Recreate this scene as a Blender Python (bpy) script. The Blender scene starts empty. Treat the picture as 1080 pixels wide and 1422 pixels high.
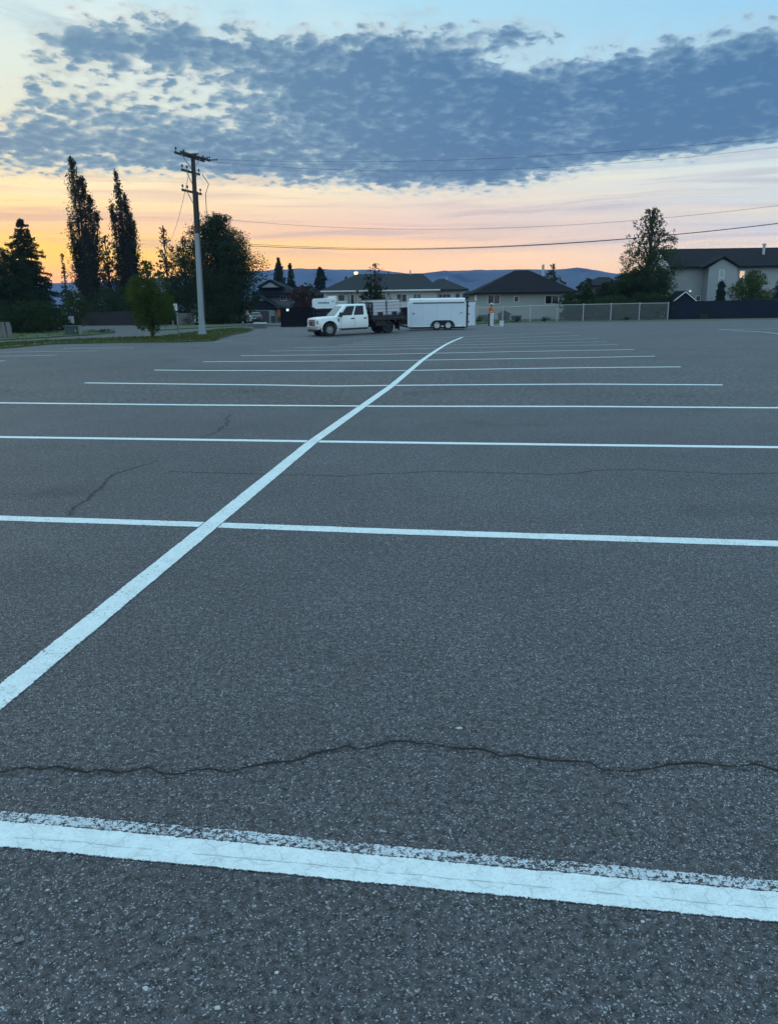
import bpy, bmesh, math, random
import numpy as np
from mathutils import Vector, Matrix

S = bpy.context.scene
C = S.collection
R = math.radians
rnd = random.Random(7)

# ------------------------------------------------------------------ camera
F, CX, CY, EYE = 1073.0, 540.0, 711.0, 1.55
TH = math.atan(287.0 / F)          # pitched down
RO = math.atan(0.014)              # slight roll of the hand-held phone
_r0 = Vector((1, 0, 0)); _u0 = Vector((0, math.sin(TH), math.cos(TH)))
FWD = Vector((0, math.cos(TH), -math.sin(TH)))
RGT = math.cos(RO) * _r0 - math.sin(RO) * _u0
UPV = math.sin(RO) * _r0 + math.cos(RO) * _u0
EYEP = Vector((0, 0, EYE))


def ray(px, py):
    return FWD + RGT * ((px - CX) / F) - UPV * ((py - CY) / F)


def sst(a, b, x):
    t = min(1.0, max(0.0, (x - a) / (b - a)))
    return t * t * (3 - 2 * t)


def zg(x, y):
    """Height of the ground: level lot, a shallow drainage dip by the truck, then gently falling land."""
    z = -0.13 * sst(22, 58, y)
    z -= 0.21 * math.exp(-((x + 4) / 5.2) ** 2 - ((y - 48.5) / 6.5) ** 2)
    if y > 76:
        z -= min(2.2, 0.013 * (y - 76))
    return z


def gpt(px, py, lift=0.0):
    """Ground point seen at a pixel of the photograph."""
    d = ray(px, py)
    z = 0.0
    p = None
    for _ in range(30):
        t = (z + lift - EYE) / d.z
        p = EYEP + d * t
        z = 0.6 * zg(p.x, p.y) + 0.4 * z
    return Vector((p.x, p.y, zg(p.x, p.y) + lift))


def at(px, py, Y):
    d = ray(px, py)
    return EYEP + d * (Y / d.y)


def gx(px, Y):
    """Ground point at depth Y in the direction of image column px."""
    x = at(px, 445, Y).x
    return Vector((x, Y, zg(x, Y)))


def hgt(px, ytop, Y):
    p = at(px, ytop, Y)
    return p.z - zg(p.x, Y)


cam = bpy.data.cameras.new("camera")
cam.sensor_fit = 'HORIZONTAL'; cam.sensor_width = 36; cam.lens = 36 * F / 1080
cam.clip_start = 0.05; cam.clip_end = 20000
co = bpy.data.objects.new("camera", cam); C.objects.link(co)
M = Matrix((RGT, UPV, -FWD)).transposed().to_4x4(); M.translation = EYEP
co.matrix_world = M
S.camera = co
S.view_settings.view_transform = 'Standard'
S.view_settings.look = 'None'
S.view_settings.gamma = 1
S.view_settings.exposure = 0
S.cycles.max_bounces = 6
S.cycles.transparent_max_bounces = 6
S.cycles.volume_bounces = 0
S.cycles.use_denoising = True


# ------------------------------------------------------------------ node helpers
def lin(r, g, b):
    def f(c):
        c /= 255.0
        return c / 12.92 if c <= 0.04045 else ((c + 0.055) / 1.055) ** 2.4
    return (f(r), f(g), f(b), 1)


class NT:
    def __init__(self, tree):
        self.t = tree; self.n = tree.nodes; self.l = tree.links

    def node(self, typ, **kw):
        n = self.n.new(typ)
        for k, v in kw.items():
            setattr(n, k, v)
        return n

    def put(self, sock, v):
        if v is None:
            return
        if isinstance(v, bpy.types.NodeSocket):
            self.l.new(v, sock)
        else:
            if sock.type == 'RGBA' and isinstance(v, (int, float)):
                v = (v, v, v, 1)
            sock.default_value = v

    def m(self, op, a, b=None, c=None, clamp=False):
        n = self.node('ShaderNodeMath', operation=op, use_clamp=clamp)
        self.put(n.inputs[0], a); self.put(n.inputs[1], b)
        if c is not None:
            self.put(n.inputs[2], c)
        return n.outputs[0]

    def v(self, op, a, b=None, scale=None):
        n = self.node('ShaderNodeVectorMath', operation=op)
        self.put(n.inputs[0], a); self.put(n.inputs[1], b)
        if scale is not None:
            self.put(n.inputs['Scale'], scale)
        return n.outputs[1] if op in ('DOT_PRODUCT', 'LENGTH', 'DISTANCE') else n.outputs[0]

    def xyz(self, x, y, z):
        n = self.node('ShaderNodeCombineXYZ')
        self.put(n.inputs[0], x); self.put(n.inputs[1], y); self.put(n.inputs[2], z)
        return n.outputs[0]

    def sep(self, v):
        n = self.node('ShaderNodeSeparateXYZ'); self.put(n.inputs[0], v)
        return n.outputs

    def mix(self, f, a, b, blend='MIX'):
        n = self.node('ShaderNodeMix', data_type='RGBA', blend_type=blend)
        self.put(n.inputs[0], f); self.put(n.inputs[6], a); self.put(n.inputs[7], b)
        return n.outputs[2]

    def ss(self, v, a, b, lo=0.0, hi=1.0):
        n = self.node('ShaderNodeMapRange', interpolation_type='SMOOTHSTEP')
        self.put(n.inputs[0], v)
        self.put(n.inputs[1], a); self.put(n.inputs[2], b); self.put(n.inputs[3], lo); self.put(n.inputs[4], hi)
        return n.outputs[0]

    def lerp(self, v, a, b, lo=0.0, hi=1.0):
        n = self.node('ShaderNodeMapRange', clamp=True)
        self.put(n.inputs[0], v)
        for i, q in enumerate((a, b, lo, hi)):
            self.put(n.inputs[i + 1], q)
        return n.outputs[0]

    def noise(self, vec, scale, detail=4, rough=0.5, dist=0.0, dim='3D'):
        n = self.node('ShaderNodeTexNoise', noise_dimensions=dim)
        self.put(n.inputs['Vector'], vec)
        n.inputs['Scale'].default_value = scale; n.inputs['Detail'].default_value = detail
        n.inputs['Roughness'].default_value = rough; n.inputs['Distortion'].default_value = dist
        return n.outputs['Fac']

    def vor(self, vec, scale, feature='F1', dim='2D', rand=1.0):
        n = self.node('ShaderNodeTexVoronoi', voronoi_dimensions=dim, feature=feature)
        self.put(n.inputs['Vector'], vec)
        n.inputs['Scale'].default_value = scale
        n.inputs['Randomness'].default_value = rand
        return n.outputs

    def ramp(self, f, stops, interp='LINEAR'):
        n = self.node('ShaderNodeValToRGB')
        cr = n.color_ramp; cr.interpolation = interp
        st = sorted(stops, key=lambda s: s[0])
        cr.elements[0].position = st[0][0]; cr.elements[1].position = st[-1][0]
        for p, c in st[1:-1]:
            cr.elements.new(p)
        for e, (p, c) in zip(cr.elements, st):
            e.color = c if len(c) == 4 else (*c, 1)
        self.put(n.inputs[0], f)
        return n.outputs[0]

    def bump(self, h, strength, dist, normal=None):
        n = self.node('ShaderNodeBump')
        n.inputs['Strength'].default_value = strength; n.inputs['Distance'].default_value = dist
        self.put(n.inputs['Height'], h); self.put(n.inputs['Normal'], normal)
        return n.outputs[0]


def newmat(name):
    m = bpy.data.materials.new(name); m.use_nodes = True
    t = NT(m.node_tree)
    return m, t, m.node_tree.nodes['Principled BSDF']


MATS = {}


def pmat(name, col, rough=0.6, metal=0.0, var=0.12, vs=3.0, bump=0.0, bs=40.0, coat=0.0, spec=0.5, streak=False):
    if name in MATS:
        return MATS[name]
    m, t, b = newmat(name)
    geo = t.node('ShaderNodeTexCoord').outputs['Object']
    vec = geo
    if streak:
        vec = t.v('MULTIPLY', geo, (1, 1, 0.12))
    n1 = t.noise(vec, vs, 5, 0.6)
    n2 = t.noise(vec, vs * 7, 3, 0.6)
    f = t.m('ADD', t.m('MULTIPLY', t.m('SUBTRACT', n1, 0.5), 2 * var), t.m('MULTIPLY', t.m('SUBTRACT', n2, 0.5), var))
    f = t.m('ADD', f, 1.0)
    col = (*col[:3], 1)
    c = t.v('SCALE', col[:3], scale=f)
    t.put(b.inputs['Base Color'], c)
    t.put(b.inputs['Roughness'], t.lerp(n2, 0.2, 0.8, max(0.03, rough - 0.08), min(1, rough + 0.08)))
    b.inputs['Metallic'].default_value = metal
    b.inputs['Coat Weight'].default_value = coat
    b.inputs['Specular IOR Level'].default_value = spec
    if bump:
        t.put(b.inputs['Normal'], t.bump(t.noise(vec, bs, 3), bump, 0.01))
    MATS[name] = m
    return m


def emat(name, col, strength):
    if name in MATS:
        return MATS[name]
    m, t, b = newmat(name)
    b.inputs['Base Color'].default_value = (*col, 1)
    b.inputs['Emission Color'].default_value = (*col, 1)
    b.inputs['Emission Strength'].default_value = strength
    MATS[name] = m
    return m


def leafmat(name, col, col2, trans=0.35):
    if name in MATS:
        return MATS[name]
    m, t, b = newmat(name)
    oi = t.node('ShaderNodeTexCoord').outputs['Object']
    n = t.noise(oi, 0.9, 3, 0.6)
    n2 = t.noise(oi, 6.0, 2, 0.6)
    f = t.ss(t.m('ADD', t.m('MULTIPLY', n, 0.6), t.m('MULTIPLY', n2, 0.4)), 0.35, 0.65)
    c = t.mix(f, (*col, 1), (*col2, 1))
    out = m.node_tree.nodes['Material Output']
    d = t.node('ShaderNodeBsdfDiffuse'); t.put(d.inputs[0], c)
    tr = t.node('ShaderNodeBsdfTranslucent'); t.put(tr.inputs[0], c)
    mx = t.node('ShaderNodeMixShader'); mx.inputs[0].default_value = trans
    t.l.new(d.outputs[0], mx.inputs[1]); t.l.new(tr.outputs[0], mx.inputs[2])
    t.l.new(mx.outputs[0], out.inputs['Surface'])
    m.node_tree.nodes.remove(b)
    MATS[name] = m
    return m


# ------------------------------------------------------------------ mesh helpers
class MB:
    """Collects shapes; build() links them as one mesh object."""

    def __init__(self):
        self.v = []; self.f = []

    def add(self, vs, fs, mat=None):
        o = len(self.v)
        for p in vs:
            p = Vector(p)
            if mat is not None:
                p = mat @ p
            self.v.append(tuple(p))
        for f in fs:
            self.f.append(tuple(i + o for i in f))
        return self

    def box(self, x0, x1, y0, y1, z0, z1, mat=None):
        vs = [(x0, y0, z0), (x1, y0, z0), (x1, y1, z0), (x0, y1, z0), (x0, y0, z1), (x1, y0, z1), (x1, y1, z1), (x0, y1, z1)]
        return self.add(vs, [(0, 3, 2, 1), (4, 5, 6, 7), (0, 1, 5, 4), (1, 2, 6, 5), (2, 3, 7, 6), (3, 0, 4, 7)], mat)

    def beam(self, a, b, w, h=None, up=(0, 0, 1)):
        a = Vector(a); b = Vector(b); h = h or w
        d = (b - a).normalized(); u = Vector(up)
        if abs(d.dot(u)) > 0.95:
            u = Vector((0, 1, 0))
        s = d.cross(u).normalized(); u = s.cross(d)
        vs = []
        for p in (a, b):
            for (i, j) in ((-1, -1), (1, -1), (1, 1), (-1, 1)):
                vs.append(p + s * (i * w / 2) + u * (j * h / 2))
        return self.add(vs, [(3, 2, 1, 0), (4, 5, 6, 7), (0, 1, 5, 4), (1, 2, 6, 5), (2, 3, 7, 6), (3, 0, 4, 7)])

    def tube(self, pts, rads, n=8, cap=True):
        pts = [Vector(p) for p in pts]
        if isinstance(rads, (int, float)):
            rads = [rads] * len(pts)
        rings = []
        for i, p in enumerate(pts):
            d = (pts[min(i + 1, len(pts) - 1)] - pts[max(i - 1, 0)])
            if d.length < 1e-9:
                d = Vector((0, 0, 1))
            d.normalize()
            u = Vector((0, 0, 1)) if abs(d.z) < 0.9 else Vector((1, 0, 0))
            s = d.cross(u).normalized(); u = s.cross(d)
            rings.append([p + (s * math.cos(2 * math.pi * k / n) + u * math.sin(2 * math.pi * k / n)) * rads[i] for k in range(n)])
        vs = [q for r in rings for q in r]
        fs = []
        for i in range(len(pts) - 1):
            for k in range(n):
                fs.append((i * n + k, i * n + (k + 1) % n, (i + 1) * n + (k + 1) % n, (i + 1) * n + k))
        if cap:
            fs.append(tuple(range(n - 1, -1, -1)))
            fs.append(tuple((len(pts) - 1) * n + k for k in range(n)))
        return self.add(vs, fs)

    def lathe(self, prof, n=16, axis='z', c=(0, 0, 0)):
        """prof: list of (radius, height)."""
        vs = []; fs = []
        c = Vector(c)
        for (r, h) in prof:
            for k in range(n):
                a = 2 * math.pi * k / n
                p = (r * math.cos(a), r * math.sin(a), h)
                if axis == 'y':
                    p = (p[0], p[2], p[1])
                elif axis == 'x':
                    p = (p[2], p[0], p[1])
                vs.append(c + Vector(p))
        for i in range(len(prof) - 1):
            for k in range(n):
                fs.append((i * n + k, i * n + (k + 1) % n, (i + 1) * n + (k + 1) % n, (i + 1) * n + k))
        fs.append(tuple(range(n - 1, -1, -1)))
        fs.append(tuple((len(prof) - 1) * n + k for k in range(n)))
        return self.add(vs, fs)

    def prism(self, poly, y0, y1, mat=None):
        """poly in (x,z), extruded along y."""
        n = len(poly)
        vs = [(x, y0, z) for x, z in poly] + [(x, y1, z) for x, z in poly]
        fs = [tuple(range(n)), tuple(range(2 * n - 1, n - 1, -1))]
        for k in range(n):
            fs.append((k, n + k, n + (k + 1) % n, (k + 1) % n))
        return self.add(vs, fs, mat)

    def loft(self, rings):
        n = len(rings[0])
        vs = [p for r in rings for p in r]
        fs = []
        for i in range(len(rings) - 1):
            for k in range(n):
                fs.append((i * n + k, (i + 1) * n + k, (i + 1) * n + (k + 1) % n, i * n + (k + 1) % n))
        fs.append(tuple(range(n))); fs.append(tuple((len(rings) - 1) * n + k for k in range(n - 1, -1, -1)))
        return self.add(vs, fs)

    def patch(self, q, u0, u1, v0, v1, off, th=0.012):
        """A thin plate laid on the quad q=(A,B,C,D); u along AB, v along AD."""
        A, B, Cc, D = [Vector(p) for p in q]
        n = (B - A).cross(D - A).normalized()

        def bl(u, v):
            return (A * (1 - u) + B * u) * (1 - v) + (D * (1 - u) + Cc * u) * v
        base = [bl(u0, v0), bl(u1, v0), bl(u1, v1), bl(u0, v1)]
        vs = [p + n * (off - th) for p in base] + [p + n * off for p in base]
        return self.add(vs, [(3, 2, 1, 0), (4, 5, 6, 7), (0, 1, 5, 4), (1, 2, 6, 5), (2, 3, 7, 6), (3, 0, 4, 7)])

    def build(self, name, mat, parent=None, smooth=False, bevel=0.0, normals=True):
        me = bpy.data.meshes.new(name)
        me.from_pydata(self.v, [], self.f)
        if normals:
            bm = bmesh.new(); bm.from_mesh(me)
            bmesh.ops.recalc_face_normals(bm, faces=bm.faces)
            bm.to_mesh(me); bm.free()
        o = bpy.data.objects.new(name, me); C.objects.link(o)
        me.materials.append(mat)
        if smooth:
            for p in me.polygons:
                p.use_smooth = True
            try:
                me.set_sharp_from_angle(angle=R(40))
            except Exception:
                pass
        if bevel:
            b = o.modifiers.new('bevel', 'BEVEL'); b.width = bevel; b.segments = 2; b.limit_method = 'ANGLE'
        if parent is not None:
            o.parent = parent
        return o


def tag(o, label=None, cat=None, group=None, kind=None):
    if label: o['label'] = label
    if cat: o['category'] = cat
    if group: o['group'] = group
    if kind: o['kind'] = kind
    return o


def thing(name, label, cat, loc=(0, 0, 0), rz=0.0, group=None):
    o = bpy.data.objects.new(name, None); C.objects.link(o)
    o.empty_display_size = 0.3
    o.location = loc; o.rotation_euler = (0, 0, rz)
    return tag(o, label, cat, group)


def kids(o):
    return [x for x in bpy.data.objects if x.parent == o]


def copy_tree(o, parent=None):
    c = o.copy(); C.objects.link(c); c.parent = parent
    for ch in kids(o):
        copy_tree(ch, c)
    return c


def npmesh(name, verts, quads, mat, parent=None):
    me = bpy.data.meshes.new(name)
    me.from_pydata(verts.tolist(), [], quads.tolist())
    me.materials.append(mat)
    o = bpy.data.objects.new(name, me); C.objects.link(o)
    if parent is not None:
        o.parent = parent
    return o


def leaves(centers, size, rng, flat=0.0, aspect=0.55):
    """Rhombic leaf faces with random orientation about the centres."""
    n = len(centers)
    d = rng.normal(size=(n, 3)); d[:, 2] *= (1 - flat)
    d /= np.linalg.norm(d, axis=1)[:, None] + 1e-9
    e = rng.normal(size=(n, 3))
    e -= (e * d).sum(1)[:, None] * d
    e /= np.linalg.norm(e, axis=1)[:, None] + 1e-9
    s = size * rng.uniform(0.6, 1.35, size=(n, 1))
    v = np.stack([centers - d * s * .5, centers + e * s * .5 * aspect, centers + d * s * .5, centers - e * s * .5 * aspect], 1)
    q = np.arange(4 * n).reshape(n, 4)
    return v.reshape(-1, 3), q

# ------------------------------------------------------------------ sky
SUN_AZ, SUN_EL = R(-30), R(2.0)        # the sun is about to rise behind the trees on the left


HAZE = .00019


def build_world():
    w = bpy.data.worlds.new("World"); S.world = w; w.use_nodes = True
    t = NT(w.node_tree)
    bg = w.node_tree.nodes['Background']
    g = t.node('ShaderNodeTexCoord').outputs['Generated']
    x, y, z = t.sep(g)
    az = t.m('ARCTAN2', x, y)
    zz = t.m('MAXIMUM', z, 0.0)
    # faint warping so that the bands of the dawn sky are not ruled lines
    wv = t.noise(t.xyz(t.m('MULTIPLY', az, 2.2), t.m('MULTIPLY', z, 9), 0.0), 1.6, 2, 0.55)
    zw = t.m('ADD', zz, t.m('MULTIPLY', t.m('SUBTRACT', wv, 0.5), 0.028))
    p = t.m('DIVIDE', zw, 0.4, clamp=True)

    def rp(*st):
        return t.ramp(p, [(a / 0.4, lin(*c)) for a, c in st], 'B_SPLINE' if False else 'LINEAR')
    def skyz(px, py):
        d = ray(px, py).normalized()
        return math.atan2(d.x, d.y), max(0.0, d.z)

    def col(px, *st):
        return rp(*[(skyz(px, py)[1], c) for py, c in st])
    left = col(0, (432, (244, 174, 104)), (375, (255, 190, 104)), (352, (255, 204, 98)), (334, (255, 214, 106)), (322, (246, 198, 142)), (308, (244, 204, 158)), (290, (252, 218, 162)), (262, (250, 224, 168)), (242, (244, 224, 182)), (190, (226, 222, 198)), (130, (222, 226, 210)), (60, (220, 231, 222)), (0, (206, 228, 230)), (-60, (190, 220, 232)))
    mid = col(540, (424, (240, 184, 150)), (378, (250, 200, 168)), (346, (252, 205, 162)), (330, (242, 200, 172)), (312, (228, 196, 184)), (290, (228, 206, 192)), (265, (226, 216, 200)), (200, (208, 226, 228)), (100, (188, 222, 234)), (0, (172, 216, 236)), (-60, (160, 208, 234)))
    right = col(1080, (418, (226, 182, 160)), (372, (232, 202, 178)), (340, (222, 206, 198)), (318, (196, 196, 206)), (296, (190, 197, 207)), (270, (200, 208, 213)), (235, (208, 217, 216)), (190, (190, 214, 226)), (100, (168, 213, 236)), (0, (154, 205, 236)), (-60, (148, 200, 234)))
    c = t.mix(t.lerp(az, -.42, .02), left, mid)
    c = t.mix(t.lerp(az, .0, .42), c, right)
    # thin layered streaks near the horizon
    s1 = t.noise(t.xyz(t.m('MULTIPLY', az, 3.0), t.m('MULTIPLY', zw, 75), 3.1), 1.0, 3, 0.6, 0.3)
    s2 = t.noise(t.xyz(t.m('MULTIPLY', az, 2.0), t.m('MULTIPLY', zw, 40), 7.7), 1.0, 2, 0.5, 0.3)
    low = t.m('MULTIPLY', t.ss(z, .045, .075), t.ss(z, .21, .13))
    grey = t.mix(t.lerp(az, -.4, .4), lin(206, 172, 158), lin(176, 180, 196))
    c = t.mix(t.m('MULTIPLY', t.ss(s1, .44, .68), t.m('MULTIPLY', low, .72)), c, grey)
    c = t.mix(t.m('MULTIPLY', t.ss(s2, .52, .75), t.m('MULTIPLY', low, .5)), c, lin(255, 232, 196))
    # soft high veil on the left, above the cloud deck
    up = t.m('MULTIPLY', t.ss(z, .2, .27), t.ss(az, .1, -.35))
    s3 = t.noise(t.xyz(t.m('MULTIPLY', az, 5), t.m('MULTIPLY', z, 14), 1.3), 1.0, 3, 0.55, 0.5)
    c = t.mix(t.m('MULTIPLY', t.ss(s3, .4, .7), t.m('MULTIPLY', up, .6)), c, lin(238, 243, 236))
    c = t.v('SCALE', c, scale=t.ss(z, .02, .30, 1.16, 1.06))
    # higher sky: what lights the lot
    zen = t.ramp(t.lerp(z, .34, 1.0), [(0, (.50, .80, .98, 1)), (.35, (.56, .97, 1.22, 1)), (1, (.50, .92, 1.20, 1))])
    hi = t.ss(z, .31, .46)
    c = t.mix(hi, c, zen)
    # sky behind the camera: even blue
    front = t.ss(y, -.35, .45)
    back = t.ramp(t.lerp(z, 0, .6), [(0, (.60, .76, .92, 1)), (.4, (.62, .92, 1.14, 1)), (1, (.54, .92, 1.18, 1))])
    c = t.mix(front, back, c)

    # ---- the altocumulus deck
    inv = t.m('DIVIDE', 1.0, t.m('ADD', zz, .23))
    pv = t.xyz(t.m('MULTIPLY', x, inv), t.m('MULTIPLY', y, inv), 0.0)
    n1 = t.noise(pv, 16.0, 8, .62, .35)
    n2 = t.noise(pv, 3.3, 3, .5, .4)
    n3 = t.noise(pv, 34.0, 3, .6, .2)
    vo = t.vor(t.v('ADD', pv, t.v('SCALE', t.xyz(n3, n1, 0), scale=.05)), 27.0, 'SMOOTH_F1', '2D')[0]
    a01 = t.m('ADD', az, .5, clamp=True)

    def edge(*st):
        return t.sep(t.ramp(a01, [(skyz(px, py)[0] + .5, (skyz(px, py)[1],) * 3 + (1,)) for px, py in st], 'LINEAR'))[0]

    def level(*st):
        return t.sep(t.ramp(a01, [(skyz(px, 150)[0] + .5, (v, v, v, 1)) for px, v in st], 'EASE'))[0]
    top = edge((-60, 190), (0, 176), (45, 80), (100, 22), (250, 34), (380, 62), (470, 40), (560, 30), (640, 44), (720, 60), (820, 66), (870, 54), (950, 44), (1080, 26), (1160, 20))
    bot = edge((-60, 238), (0, 238), (250, 242), (350, 250), (450, 258), (600, 266), (690, 262), (760, 250), (830, 240), (900, 228), (1000, 212), (1080, 196), (1160, 190))
    dt = t.m('DIVIDE', t.m('SUBTRACT', top, z), .03)
    db = t.m('DIVIDE', t.m('SUBTRACT', z, bot), .014)
    m_ = t.m('MINIMUM', dt, db)
    cap = level((0, .50), (120, .54), (250, .66), (380, .84), (520, 1.05), (700, 1.2), (1080, 1.3))
    m_ = t.m('MINIMUM', m_, cap)
    m_ = t.m('MAXIMUM', m_, -1.5)

    def blob(px, py, rx, rz):
        A, Z = skyz(px, py)
        q = t.m('ADD', t.m('POWER', t.m('DIVIDE', t.m('SUBTRACT', az, A), rx), 2.0), t.m('POWER', t.m('DIVIDE', t.m('SUBTRACT', z, Z), rz), 2.0))
        return t.m('POWER', 2.718, t.m('MULTIPLY', q, -1.0))
    m_ = t.m('SUBTRACT', m_, t.m('MULTIPLY', blob(120, 112, .11, .020), .62))
    m_ = t.m('SUBTRACT', m_, t.m('MULTIPLY', blob(235, 125, .09, .018), .42))
    m_ = t.m('ADD', m_, t.m('MULTIPLY', blob(250, 62, .22, .016), .45))
    m_ = t.m('ADD', m_, t.m('MULTIPLY', blob(120, 200, .22, .020), .30))
    m_ = t.m('SUBTRACT', m_, t.m('MULTIPLY', blob(705, 88, .035, .012), .75))
    m_ = t.m('ADD', m_, t.m('MULTIPLY', blob(725, 40, .05, .014), .75))
    m_ = t.m('SUBTRACT', m_, t.m('MULTIPLY', blob(830, 232, .06, .012), .55))
    amp = t.lerp(az, -.2, .3, 1.0, .70)
    q = t.m('ADD', t.m('MULTIPLY', t.m('SUBTRACT', n1, .5), 2.5), t.m('MULTIPLY', t.m('SUBTRACT', n2, .5), 1.35))
    q = t.m('ADD', q, t.m('MULTIPLY', t.m('SUBTRACT', .42, vo), t.lerp(az, -.3, .15, 1.4, .9)))
    q = t.m('ADD', q, t.m('MULTIPLY', t.m('SUBTRACT', n3, .5), 1.0))
    dens = t.m('ADD', m_, t.m('MULTIPLY', q, amp))
    alpha = t.m('MULTIPLY', t.ss(dens, -.55, .65), .95)
    thin = t.mix(t.lerp(az, -.4, .3), lin(206, 208, 202), lin(178, 204, 220))
    midc = t.mix(t.lerp(az, -.4, .1), lin(144, 174, 192), lin(118, 154, 186))
    dark = t.mix(t.lerp(az, -.4, .15), lin(106, 144, 175), lin(77, 118, 162))
    cc = t.mix(t.ss(dens, .05, .42), thin, midc)
    n4 = t.noise(pv, 6.5, 5, .62, .3)
    sh = t.m('ADD', dens, t.m('ADD', t.m('MULTIPLY', t.m('SUBTRACT', n4, .5), 1.6), t.m('MULTIPLY', t.m('SUBTRACT', n3, .5), .9)))
    cc = t.mix(t.ss(sh, .25, 1.35), cc, dark)
    cc = t.mix(t.m('MULTIPLY', t.ss(sh, .62, .05), t.lerp(az, -.4, .3, .56, .34)), cc, thin)
    alpha = t.m('MULTIPLY', alpha, t.ss(y, .0, .4))
    alpha = t.m('MULTIPLY', alpha, t.ss(z, .40, .32))
    c = t.mix(alpha, c, cc)
    # wisps over the top of the deck
    wsp = t.noise(t.xyz(t.m('MULTIPLY', az, 9), t.m('MULTIPLY', z, 30), 5.0), 1.0, 4, .62, .6)
    wa = t.m('MULTIPLY', t.m('MULTIPLY', t.ss(z, .25, .29), t.ss(az, .35, .0)), t.m('MULTIPLY', t.ss(wsp, .5, .72), t.ss(y, 0, .4)))
    c = t.mix(t.m('MULTIPLY', wa, .5), c, lin(166, 196, 214))
    # physical twilight sky adds a little of its own colour
    sky = t.node('ShaderNodeTexSky', sky_type='NISHITA')
    sky.sun_disc = False; sky.sun_elevation = SUN_EL; sky.sun_rotation = SUN_AZ
    sky.air_density = 1.2; sky.dust_density = 1.5
    c = t.mix(1.0, c, t.v('SCALE', sky.outputs[0], scale=.003), 'ADD')
    # the sky beyond the layer of morning air (the haze box) is clearer and warmer than it looks through it
    Lp = t.m('MINIMUM', t.m('DIVIDE', 160.0, t.m('MAXIMUM', z, .002)), 4300.0)
    T = t.m('EXPONENT', t.m('MULTIPLY', Lp, -HAZE))
    c = t.v('SUBTRACT', c, t.v('SCALE', (.13, .24, .54), scale=t.m('SUBTRACT', 1.0, T)))
    c = t.v('MAXIMUM', t.v('SCALE', c, scale=t.m('DIVIDE', 1.0, T)), (0, 0, 0))
    t.put(bg.inputs[0], c)
    bg.inputs[1].default_value = 1.0


build_world()
S.world.cycles.sampling_method = 'NONE'     # the sky is smooth: plain bounce sampling is cleaner and quicker
sl = bpy.data.lights.new('sun', 'SUN'); sl.energy = 0.12; sl.angle = R(12); sl.color = (1, .74, .5)
so = bpy.data.objects.new('sun', sl); C.objects.link(so)
sd = Vector((math.sin(SUN_AZ) * math.cos(SUN_EL), math.cos(SUN_AZ) * math.cos(SUN_EL), math.sin(SUN_EL)))
so.rotation_euler = (-sd).to_track_quat('-Z', 'Y').to_euler()
so.location = (-20, 30, 40)

# ------------------------------------------------------------------ asphalt
Q_EDGE = gpt(560, 566)              # where one paving lane meets the next
P1, P2 = gpt(0, 523), gpt(270, 490)


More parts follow.
